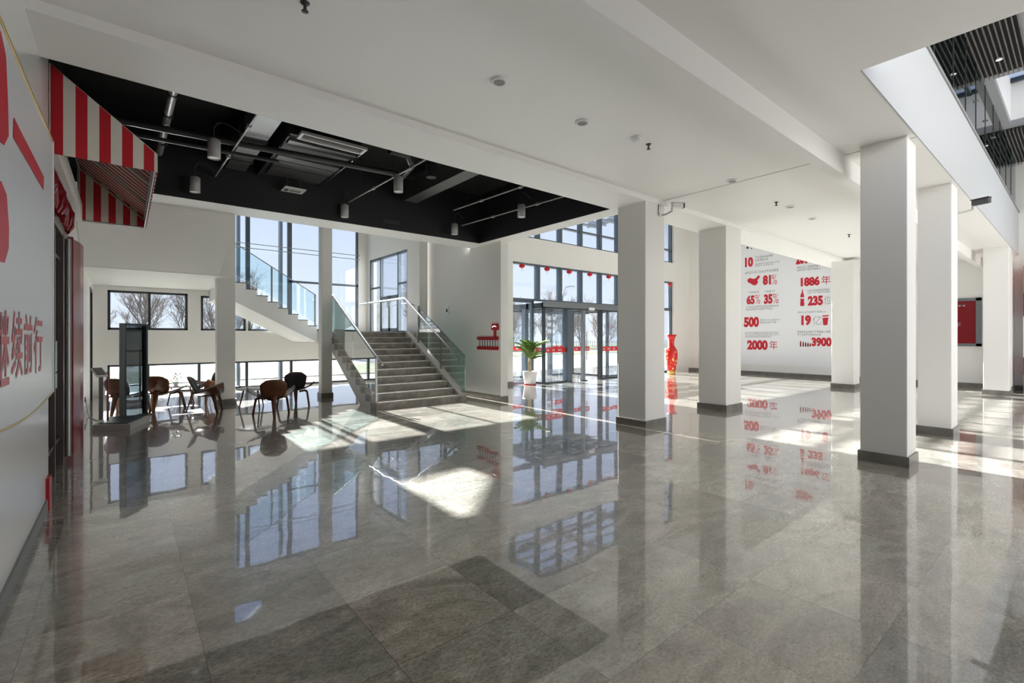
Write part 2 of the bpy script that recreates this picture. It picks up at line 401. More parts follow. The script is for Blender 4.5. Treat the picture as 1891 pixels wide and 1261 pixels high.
window_y('window_1', YW + .02, -.36, 1.42, 1.79, 2.86, [.53], [], 'two pane dark framed window high on the back wall, left of the stair flight', w=.06)
window_y('window_2', YW + .02, 1.74, 2.92, 1.79, 2.82, [], [], 'dark framed window partly hidden under the sloping stair flight', w=.06)
window_y('window_3', YW + .02, -.36, 6.5, .02, .84, [.5, 1.70, 2.95, 4.25, 5.5], [], 'low strip window at floor level behind the lounge chairs', w=.05, mw=.07)
window_y('window_4', YW + .02, 2.0, 2.98, 2.95, 5.65, [], [], 'tall glazing above the upper stair flight, next to the sloping underside', 'frame_blue', w=.06)
window_y('window_12', YW + .02, 2.98, 4.2, 1.79, 5.65, [], [], 'tall glazing crossed by the upper stair flight, left of the stair pillar', 'frame_blue', w=.06)
window_y('window_5', YW + .02, 4.2, 6.5, 1.8, 5.65, [5.45], [3.43], 'tall glazing behind the stair landing', 'frame_blue', w=.07, mw=.08)
window_y('window_6', YW + .02, 2.42, 3.42, 6.70, 7.6, [], [], 'small high window of the stair hall near its roof', 'frame_blue')
for i, x in enumerate((2.78, 4.02)):
    o = box('mullion_fin', 'frame_blue', x - .045, x + .045, YW + .35, YW + .55, 0.0, 5.9)
    tag(o, ['blue grey outside fin behind the glazing near the free standing round-left pillar', 'blue grey outside fin behind the glazing beside the pillar at the stair foot'][i].replace('round-left ', ''), 'fin', None, 'structure')
for i, z in enumerate((4.36, 4.50)):
    b = MB().tube([(2.0, YW - .12, z), (6.5, YW - .12, z)], .012, 8)
    for x in (3.0, 4.2, 5.45, 6.45): b.tube([(x, YW - .12, z), (x, YW + .03, z)], .014, 6)
    tag(b.build('tension_rod', 'frame_grey'), ['lower thin steel rod across the tall stair glazing', 'upper thin steel rod across the tall stair glazing'][i], 'rod')
struct(MB().prism([(2.3, 7.58), (3.6, 6.84), (3.6, 7.9), (2.3, 7.9)], 'Y', 16.3, 16.62).build('sun_cut_slab', 'paint_white'), 'unseen sloping slab added to cut the sun through the small high window', 'trim')  # unseen slab, added to cut a slant across the sun patch on the floor
# stair hall roof and upper enclosure
struct(box('ceiling_stair', 'paint_white', XL - .3, 7.4, 9.9, 16.87, 8, 8.2), 'high white ceiling over the stair hall', 'ceiling')
struct(box('wall_stair_upper', 'paint_white', XL - .3, 7.42, 10.0, 10.55, ZC + .4, 8), 'upper white wall facing the stair windows', 'wall')
# door wall of the landing (x = 6.83) and the wall with the sign (x = 7.2)
def wall_x(name, m, x0, x1, y0, y1, z0, z1, holes):
    ys = sorted({y0, y1, *[h[0] for h in holes], *[h[1] for h in holes]}); b = MB()
    for a, c_ in zip(ys, ys[1:]):
        hs = sorted([(h[2], h[3]) for h in holes if h[0] <= a + 1e-6 and h[1] >= c_ - 1e-6]); z = z0
        for p, q in hs:
            if p > z: b.box(x0, x1, a, c_, z, p)
            z = q
        if z < z1: b.box(x0, x1, a, c_, z, z1)
    return b.build(name, m)
LZ = 1.75
struct(wall_x('wall_landing', 'paint_white', 6.83, 7.1, 12.7, YW + .2, 0, 8, [(13.5, 16.45, LZ, 4.36)]), 'white wall at the stair landing holding the glazed door', 'wall')
struct(MB().box(7.2, 7.42, 9.22, 12.95, 0, 8).build('wall_stair', 'paint_white'), 'pale wall beside the stairs with the small red sign', 'wall')
struct(MB().box(7.185, 7.2, 9.21, 12.7, 0, .12).box(7.185, 7.43, 9.205, 9.22, 0, .12).build('baseboard_stair', 'skirting'), 'grey stone skirting at the foot of the wall beside the stairs', 'baseboard')
# landing door: fixed glazing with a double door
b = MB()
for y in (13.5, 14.17, 15.53, 16.37): b.box(6.86, 6.95, y, y + .08, LZ, 4.36)
b.box(6.86, 6.95, 13.5, 16.45, 4.28, 4.36).box(6.86, 6.95, 14.2, 15.55, 2.88, 2.98).box(6.86, 6.95, 13.5, 16.45, LZ, LZ + .05)
b.box(6.88, 6.93, 13.5, 14.2, 3.30, 3.36).box(6.88, 6.93, 15.6, 16.4, 3.30, 3.36)
d1 = b.build('door_1', 'frame_blue'); struct(d1, 'glazed double door with side lights at the top of the stairs', 'door')
for a, c_, z0, z1 in ((13.55, 14.2, LZ, 4.3), (14.25, 15.53, 2.98, 4.3), (15.6, 16.4, LZ, 4.3)): box('pane', 'glass_clear', 6.90, 6.912, a, c_, z0, z1, d1)
for a, c_, hy_ in ((14.26, 14.88, 14.80), (14.90, 15.52, 14.97)):
    b = MB().box(6.87, 6.93, a, a + .07, LZ + .05, 2.87).box(6.87, 6.93, c_ - .07, c_, LZ + .05, 2.87).box(6.87, 6.93, a, c_, LZ + .05, LZ + .14).box(6.87, 6.93, a, c_, 2.79, 2.87)
    lf = b.build('door_leaf', 'frame_grey', d1); box('pane', 'glass_clear', 6.895, 6.905, a + .07, c_ - .07, LZ + .14, 2.79, lf)
    MB().tube([(6.84, hy_, LZ + .85), (6.84, hy_, LZ + 1.25)], .014, 8).tube([(6.84, hy_, LZ + .9), (6.87, hy_, LZ + .9)], .01, 6).tube([(6.84, hy_, LZ + 1.2), (6.87, hy_, LZ + 1.2)], .01, 6).build('door_handle', 'steel', lf)

# entrance front (y = 12.2)
YE = 12.2
eh = [(9.98, 19.62, 0, 4.13), (7.75, 19.62, 5.0, 6.95)]
struct(wall_y('wall_entrance', 'paint_white', YE - .08, YE + .25, 7.42, 21.2, 0, 7.6, eh), 'white entrance wall with spandrel between two glazed bands', 'wall')
struct(box('baseboard_entrance', 'skirting', 7.42, 9.98, YE - .1, YE - .08, 0, .12), 'stone skirting left of the entrance glazing', 'baseboard')
MX = [11.22, 12.32, 13.42, 14.55, 15.65, 16.75, 17.85, 18.8]
window_y('window_7', YE + .02, 9.98, 19.62, 2.86, 4.13, MX, [], 'row of tall panes above the entrance doors hung with lanterns', 'frame_blue', w=.06, mw=.13, d=.16)
window_y('window_8', YE + .02, 7.75, 19.62, 5.0, 6.95, [9.0, 10.1] + MX, [5.6], 'upper glazed band of the entrance hall over the white spandrel', 'frame_blue', w=.06, mw=.13, d=.16)
window_y('window_9', YE + .02, 9.98, 11.0, 0, 2.86, [], [], 'narrow glass panel behind the potted palm', 'frame_blue', w=.08, d=.12)
window_y('window_10', YE + .02, 15.0, 19.62, 0, 2.86, [16.75, 18.8], [], 'glass front right of the entrance doors behind the red vase', 'frame_blue', w=.06, mw=.12, d=.12)
struct(MB().box(7.42, 21.2, 5.4, 12.45, 7.35, 7.6).build('ceiling_entrance', 'paint_white'), 'high white ceiling over the entrance hall', 'ceiling')
struct(MB().box(7.42, 21.2, 5.44, 5.64, ZC + .2, 7.4).box(7.2, 7.42, 5.44, 9.3, ZC + .2, 7.6).build('wall_upper', 'paint_white'), 'upper floor wall overlooking the entrance hall', 'wall')
# far end
struct(MB().box(20.9, 21.2, -6, 12.45, 0, 7.6).build('wall_far', 'paint_white'), 'white far end wall carrying the red infographic', 'wall')
struct(MB().box(20.88, 20.9, -6, 12.12, 0, .13).build('baseboard_far', 'skirting'), 'stone skirting along the far end wall', 'baseboard')
# side behind the viewer
struct(MB().box(XL - .3, 21.2, -6.2, -6, 0, 7.2).build('wall_behind', 'paint_white'), 'wall of the hall behind the viewer', 'wall')

# columns
def column(x0, x1, y0, y1, z1, label, sk=.13, base=True):
    o = box('column', 'paint_white', x0, x1, y0, y1, 0, z1, bevel=.012); struct(o, label, 'column')
    if base: box('base_trim', 'skirting', x0 - .022, x1 + .022, y0 - .022, y1 + .022, 0, sk, o)
    return o
column(7.03, 7.62, 4.90, 5.50, ZL + .01, 'square white column with a security camera, at the corner of the black ceiling')
column(9.97, 10.66, 4.92, 5.55, ZL + .01, 'square white column standing left of the red infographic')
column(7.40, 7.86, 1.40, 1.88, ZC + .01, 'nearest large white column on the right, in front of another')
column(10.22, 10.76, 1.38, 1.80, ZC + .01, 'white column just behind the nearest one, with a black camera')
column(17.4, 17.98, 4.58, 5.18, ZL + .01, 'far white column beside the right edge of the infographic')
column(18.55, 19.2, 1.36, 1.86, ZC + .01, 'far white column right of the red framed panel')
column(20.3, 20.9, 1.42, 1.75, ZC + .01, 'white half pillar against the far end wall near the atrium')
column(1.67, 2.05, 12.95, 13.25, 8, 'slim pillar standing among the lounge chairs', .12)
column(3.99, 4.26, 12.72, 13.0, 8, 'slim pillar at the left side of the staircase', .12)

# atrium edge
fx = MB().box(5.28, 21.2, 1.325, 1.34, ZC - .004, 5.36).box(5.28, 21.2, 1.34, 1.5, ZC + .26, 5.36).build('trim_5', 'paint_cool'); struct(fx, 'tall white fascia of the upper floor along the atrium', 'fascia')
struct(box('trim_6', 'grille_grey', 5.28, 20.9, 1.305, 1.325, 5.34, 5.39), 'dark edge profile under the atrium glass partition', 'trim')
gp = empty('glass_partition', (5.3, 1.42, 5.36))
tag(gp, 'greenish glass partition along the upper floor of the atrium', 'glass partition')
xs = [5.3, 7.0, 8.7, 10.2, 11.4, 12.6, 13.9, 15.2, 16.5, 17.8, 19.1, 20.4]
for a, c_ in zip(xs, xs[1:]):
    box('glass_panel', 'glass_partition', a - 5.3 + .008, c_ - 5.3 - .008, -.06, -.045, .0, 1.49, gp)
for a in xs[1:-1]:
    box('joint_strip', 'frame_dark', a - 5.3 - .008, a - 5.3 + .008, -.068, -.04, 0, 1.49, gp)
for a in (12.6, 13.9, 15.2): MB().tube([(a - 5.3, -.1, .75), (a - 5.3, -.02, .75)], .022, 8).build('spider_clip', 'steel', gp)
# upper corridor behind the glass
struct(MB().box(5.28, 21.2, 4.2, 4.3, ZC + .25, 6.85).build('wall_corridor', 'roof_grey'), 'grey wall of the upper corridor behind the glass', 'wall')
# atrium ceiling with a skylight well
SKY = (13.75, 17.1, -2.6, 1.22)
b = MB().box(5.0, SKY[0], -6, 4.3, 6.87, 7.0).box(SKY[1], 21.2, -6, 4.3, 6.87, 7.0).box(SKY[0], SKY[1], SKY[3], 4.3, 6.87, 7.0).box(SKY[0], SKY[1], -6, SKY[2], 6.87, 7.0)
struct(b.build('ceiling_atrium', 'ceiling_grey'), 'grey ceiling of the atrium around the skylight', 'ceiling')
b = MB().box(SKY[0] - .05, SKY[0], SKY[2], SKY[3], 7.0, 8.0).box(SKY[1], SKY[1] + .05, SKY[2], SKY[3], 7.0, 8.0).box(SKY[0], SKY[1], SKY[3], SKY[3] + .05, 7.0, 8.0).box(SKY[0], SKY[1], SKY[2] - .05, SKY[2], 7.0, 8.0)
struct(b.build('wall_skylight', 'paint_white'), 'white sides of the skylight well', 'wall')
b = MB()
for i in range(5):
    x = SKY[0] + .1 + i * .78; b.box(x, x + .09, SKY[2], SKY[3], 7.9, 8.0)
b.box(SKY[0], SKY[1], SKY[3] - .5, SKY[3] - .42, 7.9, 8.0)
sk = b.build('window_11', 'frame_dark'); struct(sk, 'skylight with dark glazing bars over the atrium', 'skylight')
box('pane', 'glass_clear', SKY[0], SKY[1], SKY[2], SKY[3], 7.95, 7.96, sk)
def slat_panel(x0, x1, y0, y1, label, lamps):
    e = empty('slat_ceiling_panel', (x0, y0, 6.8)); tag(e, label, 'slatted ceiling', 'black slatted ceiling panels of the atrium')
    box('backing', 'slat_black', 0, x1 - x0, 0, y1 - y0, .05, .07, e)
    n = 9; w = (y1 - y0) / n
    b = MB()
    for i in range(n + 1): b.box(0, x1 - x0, i * w - .007, i * w + .007, -.03, .05)
    b.build('slat', 'slat_grey', e)
    for (lx, ly) in lamps:
        d = MB().lathe([(.05, .0), (.05, -.012), (.036, -.014), (.036, .02)], (lx - x0, ly - y0, -.03), 16).build('downlight', 'white_plastic', e)
        MB().lathe([(.034, 0), (.0, .001)], (lx - x0, ly - y0, -.034), 16).build('lens', mat('lamp_lit', (.9, .9, .85), .4, emit=(1, .97, .9, 3.)) if 'lamp_lit' not in MATS else 'lamp_lit', d)
slat_panel(7.5, 13.5, .72, 1.33, 'black slatted ceiling panel nearer to the viewer in the atrium', [(12.6, 1.05)])
slat_panel(17.3, 20.8, .72, 1.33, 'black slatted ceiling panel farther along the atrium beyond the skylight', [(18.0, .98)])

# ------------------------------------------------------------------ staircase
st = empty('staircase', (4.28, 9.9, 0)); tag(st, 'stone stepped staircase with white sides rising to the landing', 'staircase')
RI, TR, NS = LZ / 11, .30, 11
SX1 = 2.17
for k in range(NS):
    y = k * TR; yl = (k + 1) * TR + .02 if k < NS - 1 else 3.06
    x1 = SX1 + (.2 if k == 0 else 0)
    s = box('step', 'step_stone', -.012, x1, y, yl, max(0, k * RI - .02), (k + 1) * RI - .022, st)
    box('step_nosing', 'step_edge', -.02, x1 + .008, y - .015, yl, (k + 1) * RI - .022, (k + 1) * RI, s)
def flight_side(x0, x1, up, low):
    pts = [(.0, 0), (0, RI * .7)]
    for k in range(1, NS): pts += [(k * TR, k * RI - .02), (k * TR, (k + 1) * RI - .03)] if False else [(k * TR, k * RI - .03)]
    pts = [(.02, 0), (.02, RI - .03)] + [q for k in range(1, NS) for q in ((k * TR + .02, k * RI - .03), (k * TR + .02, (k + 1) * RI - .03))] + [(3.05, LZ - .03), (3.05, low(3.05)), (.95, 0)]
    return pts
body = flight_side(0, 1, 0, lambda y: LZ - .45)
MB().prism(body, 'X', .0, SX1 - .01).build('flight_body', 'paint_white', st)
MB().prism([(.1, 0), (.1, RI + .02), (3.0, LZ + .04), (3.05, LZ + .04), (3.05, 0)], 'X', SX1 + .02, SX1 + .14).build('curb', 'paint_white', st)
# landing
ld = MB().box(4.27, 6.82, 12.975, YW - .02, LZ - .32, LZ - .02).build('stair_landing', 'paint_white'); struct(ld, 'landing slab at the top of the lower stair flight', 'landing')
box('landing_paving', 'step_stone', 4.27, 6.82, 12.98, YW - .02, LZ - .02, LZ, ld)
# upper flight going left along the back wall
uf = empty('upper_stair_flight', (4.26, 14.0, LZ)); tag(uf, 'upper stair flight with sawtooth edge climbing left along the windows', 'stair flight')
R2, T2, N2 = .157, .2575, 9
pts = []
for k in range(N2): pts += [(-k * T2, k * R2), (-k * T2, (k + 1) * R2)]
pts += [(-N2 * T2, N2 * R2), (-N2 * T2, N2 * R2 - .52)] + [(-.0, -.30)]
MB().prism(pts, 'Y', .0, 2.62).build('flight_body', 'paint_white', uf)
for k in range(N2): box('step_nosing', 'frame_dark', -(k + 1) * T2, -k * T2 + .015, -.012, 2.62, (k + 1) * R2 + .001, (k + 1) * R2 + .018, uf)
UL = LZ + N2 * R2
struct(MB().box(XL, 4.27 - N2 * T2, 12.45, YW - .02, 2.98, UL).build('stair_landing_upper', 'paint_white'), 'white underside slab of the half landing above the left windows', 'landing')
# third flight rising toward the viewer, only its underside shows
tf = MB().prism([(12.44, 2.99), (10.56, 3.855), (10.56, 4.15), (12.44, 3.28)], 'X', XL + .006, 1.66).build('stair_soffit', 'paint_white')
tag(tf, 'sloping white underside of the topmost stair flight above the lounge', 'stair flight')

# balustrades
def rail_glass(name, origin, segs, posts, rail, label, gm, clips=True, th=.012, brackets=(), top=None):
    e = empty(name, origin); tag(e, label, 'balustrade'); O = Vector(origin)
    for axis, a, pts in segs:
        MB().prism([(p - O[1 if axis == 'X' else 0], z - O[2]) for p, z in pts], axis, a - O[0 if axis == 'X' else 1] - th / 2, a - O[0 if axis == 'X' else 1] + th / 2).build('glass_panel', gm, e)
    for (x, y, z0, z1) in posts: MB().box(x - O[0] - .02, x - O[0] + .02, y - O[1] - .02, y - O[1] + .02, z0 - O[2], z1 - O[2]).build('post', 'steel', e)
    if rail: r = MB().tube([Vector(p) - O for p in rail], .026, 10).build('handrail', 'steel', e)
    for (p, q) in brackets: MB().tube([Vector(p) - O, Vector(q) - O], .011, 6).build('bracket', 'steel', e)
    if top:
        MB().tube([Vector(p) - O for p in top], .012, 6).build('top_rail', 'frame_grey', e)
    return e
sl = LZ / 3.0
def zs(y, h): return (y - 9.9) * (LZ / 3.0) * .93 + h
for x in (4.30,):
    P1 = [(9.98, .22), (9.98, 1.12), (11.35, 1.12 + 1.37 * .545), (11.35, .22 + 1.37 * .545)]
    P2 = [(11.38, .24 + 1.37 * .545), (11.38, 1.14 + 1.37 * .545), (12.86, 1.14 + 2.85 * .545), (12.86, .24 + 2.85 * .545)]
    rail_glass('glass_balustrade', (4.30, 9.98, 0), [('X', 4.30, P1), ('X', 4.30, P2)],
               [(4.30, 9.98, .16, 1.12), (4.30, 12.88, 1.70, 2.66)],
               [(4.43, 9.95, .98), (4.43, 13.1, 2.72), (4.43, 13.2, 2.74)],
               'green tinted glass balustrade on the left side of the lower stairs', 'glass_green',
               brackets=[((4.43, y, .98 + (y - 9.95) * .552 - .02), (4.30, y, .90 + (y - 9.95) * .552)) for y in (10.5, 11.4, 12.3)],
               top=[(4.30, 9.98, 1.12), (4.30, 12.86, 1.14 + 2.85 * .545)])
    P1 = [(9.86, .2), (9.86, 1.12), (11.0, 1.12 + 1.14 * .56), (11.0, .22 + 1.14 * .56)]
    P2 = [(11.05, .24 + 1.14 * .56), (11.05, 1.14 + 1.14 * .56), (12.25, 1.14 + 2.34 * .56), (12.25, .24 + 2.34 * .56)]
    rail_glass('glass_balustrade', (6.57, 9.86, 0), [('X', 6.57, P1), ('X', 6.57, P2)],
               [(6.57, 11.02, .6, 1.76), (6.57, 12.28, 1.35, 2.5)],
               [(6.36, 9.72, 1.0), (6.36, 12.7, 2.72), (6.36, 12.78, 2.74), (6.40, 16.2, 2.74)],
               'green tinted glass balustrade between the stairs and the signed wall', 'glass_green',
               brackets=[((6.36, y, 1.0 + (y - 9.72) * .577 - .02), (6.57, y, .92 + (y - 9.72) * .577)) for y in (10.3, 11.6, 12.5)],
               top=[(6.57, 9.86, 1.12), (6.57, 12.25, 1.14 + 2.34 * .56)])
m2 = R2 / T2
U = lambda x, h: LZ + (4.27 - x) * m2 + h
rail_glass('glass_balustrade', (4.2, 14.06, LZ), [('Y', 14.06, [(4.2, U(4.2, .22)), (3.1, U(3.1, .22)), (3.1, U(3.1, 1.02)), (4.2, U(4.2, 1.02))]), ('Y', 14.06, [(3.07, U(3.07, .22)), (1.75, U(1.75, .22)), (1.75, U(1.75, 1.02)), (3.07, U(3.07, 1.02))])],
           [(4.22, 14.06, LZ + .05, U(4.2, 1.02)), (3.085, 14.06, U(3.085, -.1), U(3.085, 1.02))], None,
           'pale glass balustrade of the upper stair flight in front of the tall windows', 'glass_pale',
           top=[(4.25, 14.06, U(4.25, 1.03)), (1.75, 14.06, U(1.75, 1.03))])

# ------------------------------------------------------------------ entrance vestibule with sliding doors
ev = empty('entrance_vestibule', (11.0, 11.72, 0)); tag(ev, 'glass entrance vestibule with dark posts and a red printed safety strip', 'vestibule')
VX, VY = 4.05, 2.5
rfm = MB()
for y in (-.05, .75, 1.6, 2.4): rfm.box(-.05, VX + .05, y, y + .1, 2.56, 2.78)
for x in (-.05, 1.15, 1.92, 2.88, VX - .05): rfm.box(x, x + .1, -.05, VY, 2.58, 2.76)
rfm = rfm.build('roof', 'frame_dark', ev); box('roof_glass', 'glass_pale', 0, VX, 0, VY, 2.70, 2.715, rfm); box('roof_edge', 'frame_grey', -.08, VX + .08, -.09, -.05, 2.62, 2.82, ev)
for (x, y, w, m) in ((0, 0, .09, 'frame_dark'), (1.18, .02, .24, 'frame_blue'), (1.95, -.02, .12, 'frame_grey'), (2.92, .0, .14, 'frame_dark'), (VX, 0, .09, 'frame_dark'), (0, .95, .16, 'frame_blue'), (0, VY, .1, 'frame_dark'), (1.3, VY, .16, 'frame_blue'), (2.7, VY, .16, 'frame_blue'), (VX, VY, .1, 'frame_dark')):
    box('post', m, x - w / 2, x + w / 2, y - w / 2, y + w / 2, 0, 2.58, ev)
for (x0, x1, y0, y1) in ((0, 1.18, -.03, .03), (2.92, VX, -.03, .03), (-.03, .03, 0, VY), (VX - .03, VX + .03, 0, VY), (0, 1.3, VY - .03, VY + .03), (2.7, VX, VY - .03, VY + .03)):
    box('sill_bar', 'frame_dark', x0, x1, y0, y1, 0, .05, ev)
def strip(p, q, d, par, seed):
    """red safety strip with small white print"""
    P, Q = Vector(p), Vector(q); L = (Q - P).length; u = (Q - P).normalized(); nn = Vector((u.y, -u.x, 0))
    b = MB(); b.add([P + nn * d, Q + nn * d, Q + nn * d + Vector((0, 0, .17)), P + nn * d + Vector((0, 0, .17))], [(0, 1, 2, 3)])
    o = b.build('safety_strip', 'red_lantern', par); rnd = random.Random(seed); b = MB(); t = .08
    while t < L - .12:
        n_ = rnd.choice((2, 3)); 
        for k in range(n_):
            for (a0, a1, c0, c1) in ((0, .05, 0, .012), (0, .05, .03, .04), (.018, .03, 0, .06), (0, .05, .055, .065)):
                if t + a1 < L: b.add([P + u * (t + a) + nn * (d + .002) + Vector((0, 0, .05 + c)) for a, c in ((a0, c0), (a1, c0), (a1, c1), (a0, c1))], [(0, 1, 2, 3)])
            t += .065
        t += .14
    b.build('lettering', 'paper_white', o)
for i, (a, c_) in enumerate((((0, .98, 0), (0, .02, 0)), ((0.05, 0, 0), (1.1, 0, 0)), ((1.28, .9, 0), (1.92, .55, 0)), ((2.02, .5, 0), (2.88, .5, 0)), ((3.0, 0, 0), (VX - .05, 0, 0)), ((.1, VY, 0), (1.25, VY, 0)), ((2.75, VY, 0), (VX - .05, VY, 0)))):
    P, Q = Vector(a), Vector(c_); u = (Q - P).normalized(); nn = Vector((u.y, -u.x, 0)); b = MB()
    b.add([P + nn * .006 + Vector((0, 0, .05)), Q + nn * .006 + Vector((0, 0, .05)), Q + nn * .006 + Vector((0, 0, 2.56)), P + nn * .006 + Vector((0, 0, 2.56)), P - nn * .006 + Vector((0, 0, .05)), Q - nn * .006 + Vector((0, 0, .05)), Q - nn * .006 + Vector((0, 0, 2.56)), P - nn * .006 + Vector((0, 0, 2.56))], [(0, 1, 2, 3), (7, 6, 5, 4), (0, 4, 5, 1), (1, 5, 6, 2), (2, 6, 7, 3), (3, 7, 4, 0)])
    b.build('pane', 'glass_clear', ev)
    strip(P + Vector((0, 0, 1.06)), Q + Vector((0, 0, 1.06)), .012, ev, i)
for x in (1.86, 2.04): MB().tube([(x, -.12, .75), (x, -.12, 1.75)], .014, 8).tube([(x, -.12, .85), (x, -.02, .85)], .01, 6).tube([(x, -.12, 1.65), (x, -.02, 1.65)], .01, 6).build('door_handle', 'steel', ev)
MB().lathe([(.16, 0), (.16, .02), (.1, .03)], (1.95, -.02, 0), 16).build('floor_plate', 'frame_dark', ev)
for x in (2.45, 2.62): MB().lathe([(.05, 0), (.05, .04), (.03, .05)], (x, .55, 0), 10).build('door_stop', 'frame_dark', ev)
MB().box(2.2, 2.5, -.1, -.05, 2.58, 2.68).build('door_sensor', 'white_plastic', ev)

# red lanterns
def lantern(loc, label):
    e = empty('paper_lantern', loc); tag(e, label, 'lantern', 'red lanterns hung along the entrance glazing')
    MB().lathe([(.03, .07), (.075, .055), (.1, .02), (.1, -.02), (.075, -.055), (.03, -.07)], n=16).build('lantern_body', 'red_lantern', e)
    MB().tube([(0, 0, .07), (0, 0, .13)], .004, 5).build('cord', 'ink', e); MB().tube([(0, 0, -.07), (0, 0, -.2)], [.012, .003], 6).build('tassel', 'gold', e)
    return e
L0 = lantern((10.32, 12.06, 3.985), 'red lantern above the potted palm, first of the row of lanterns')
for x, l in ((11.48, 'red lantern over the left front corner of the vestibule'), (12.6, 'red lantern over the middle of the vestibule opening'), (13.73, 'red lantern over the right half of the vestibule'), (14.85, 'red lantern just left of the column with the white camera'), (19.2, 'red lantern above the tall red vase')):
    copy_tree(L0, (x, 12.06, 3.985), None, l)

# potted palm
pl = empty('potted_palm', (10.5, 11.86, 0)); tag(pl, 'green palm in a white pot left of the entrance vestibule', 'potted plant')
MB().lathe([(.17, 0), (.185, .02), (.245, .42), (.25, .45), (.225, .45), (.21, .40), (0, .40)], n=24).build('pot', 'pot_white', pl)
MB().lathe([(.215, 0), (.21, .03)], (0, 0, 0), 24).build('saucer', 'red_paint', pl)
MB().lathe([(.2, .41), (0, .415)], n=16).build('soil', 'soil', pl)
b = MB()
for k in range(4):
    a = k * 1.7; b.tube([(.04 * cos(a), .04 * sin(a), .40), (.06 * cos(a + .4), .06 * sin(a + .4), .8), (.05 * cos(a + .8), .05 * sin(a + .8), 1.2)], [.024, .018, .011], 7)
b.build('stem', 'palm_stem', pl)
fr = MB()
for k in range(26):
    a = k * 2.4 + random.uniform(-.3, .3); el = random.uniform(.7, 1.45); Ln = random.uniform(.65, .95) * (.42 if sin(a) > .3 else .55 if cos(a) > .5 else 1); z0 = random.uniform(.75, 1.25)
    pts = []
    for i in range(9):
        t = i / 8; r = Ln * t * cos(el) * (1 + .25 * t); z = z0 + Ln * t * sin(el) - .35 * t * t * Ln
        pts.append(Vector((r * cos(a), r * sin(a), z)))
    fr.tube(pts, [.007] * 8 + [.002], 5)
    sd = Vector((-sin(a), cos(a), 0))
    for i in range(2, 9):
        p = pts[i]; d = (pts[i] - pts[i - 1]).normalized()
        for sgn in (-1, 1):
            for q in (0, .5):
                p_ = pts[i] - (pts[i] - pts[i - 1]) * q
                ll = .26 * (1 - abs(i / 8 - .5) * .9); tip = p_ + (sd * sgn * .75 + d * .6).normalized() * ll + Vector((0, 0, -.05))
                w_ = d * .016; fr.add([p_ - w_, p_ + w_, (p_ + tip) / 2 + w_ * 1.2 + Vector((0, 0, .02)), tip, (p_ + tip) / 2 - w_ * 1.2 + Vector((0, 0, .02))], [(0, 1, 2, 3, 4)])
fr.build('frond', 'leaf', pl)

# tall red vase
va = empty('floor_vase', (18.1, 11.3, 0)); tag(va, 'tall red porcelain floor vase with gold flowers beside the entrance glazing', 'vase')
prof = [(.15, 0), (.16, .03), (.18, .25), (.235, .62), (.25, .85), (.23, 1.02), (.16, 1.16), (.11, 1.25), (.11, 1.42), (.15, 1.58), (.22, 1.70), (.20, 1.70), (.09, 1.5)]
MB().lathe(prof, n=28).build('vase_body', 'vase_red', va)
b = MB(); rnd = random.Random(3)
def vr(z):
    for (r0, z0), (r1, z1) in zip(prof, prof[1:]):
        if z0 <= z <= z1: return r0 + (r1 - r0) * (z - z0) / max(z1 - z0, 1e-6)
    return .2
for k in range(70):
    z = rnd.uniform(.12, 1.05); a = rnd.uniform(0, 2 * pi); r = vr(z) + .004; s_ = rnd.uniform(.018, .04)
    b.add([(r * cos(a + da / r), r * sin(a + da / r), z + dz) for da, dz in [(s_ * cos(q * pi / 4), s_ * sin(q * pi / 4)) for q in range(8)]], [tuple(range(8))])
b.build('flower_pattern', 'vase_gold', va)
MB().lathe([(.158, .02), (.166, .05), (.176, .14), (.170, .14)], n=28).build('gold_band', 'vase_gold', va)

# ------------------------------------------------------------------ left wall: banner, shop front, awning
bn = MB()
def ztop(y): return 3.33 + .12 * min(1, max(0, (y - 3.0) / 3.24)) + .06 * sin((y + 1) * .9) * .4
def zbot(y): return 1.10 - .03 * (y - 3.9) / 2.1 - .05 * sin(max(0, y - 3.5) * 1.25)
N_ = 30; ys = [2.2 + (6.22 - 2.2) * i / N_ for i in range(N_ + 1)]
vs = []; fs = []
for x in (-.555, -.53):
    vs += [(x, y, zbot(y)) for y in ys] + [(x, y, ztop(y)) for y in ys]
K = 2 * (N_ + 1)
for i in range(N_):
    fs.append((K + i, K + i + 1, K + N_ + 2 + i, K + N_ + 1 + i)); fs.append((i, N_ + 1 + i, N_ + 2 + i, i + 1))
    fs.append((i, i + 1, K + i + 1, K + i)); fs.append((N_ + 1 + i, K + N_ + 1 + i, K + N_ + 2 + i, N_ + 2 + i))
fs.append((N_, K - 1, 2 * K - 1, K + N_))
bn.add(vs, fs); bno = bn.build('wall_banner', 'banner_white'); tag(bno, 'large white printed banner with red Chinese calligraphy on the left wall', 'banner')
MB().tube([(-.53, y, ztop(y)) for y in ys], .012, 6).build('top_edging', 'gold', bno)
MB().tube([(-.53, y, zbot(y)) for y in ys], .008, 6).build('bottom_edging', 'gold', bno)
MB().tube([(-.53, 6.22, zbot(6.22)), (-.53, 6.22, ztop(6.22))], .012, 6).build('end_profile', 'white_plastic', bno)
def onleft(y0, z0): return lambda u, v, d: (-.53 + d, y0 + u, z0 + v)
for chx, y0, w, z0, h in (('继', 3.62, .42, 1.32, .44), ('续', 4.12, .40, 1.335, .43), ('前', 4.58, .37, 1.34, .42), ('行', 5.02, .47, 1.32, .44)):
    lettering(chx, onleft(y0, z0), w, h, 'red_calligraphy', bno, 'calligraphy_character', .012, .003)
outline([(4.17 - 4, .02), (5.55 - 4, .03), (5.59 - 4, .15), (4.19 - 4, .15)], onleft(4.0, 2.80), 'red_print', bno, 'red_bar', .003)
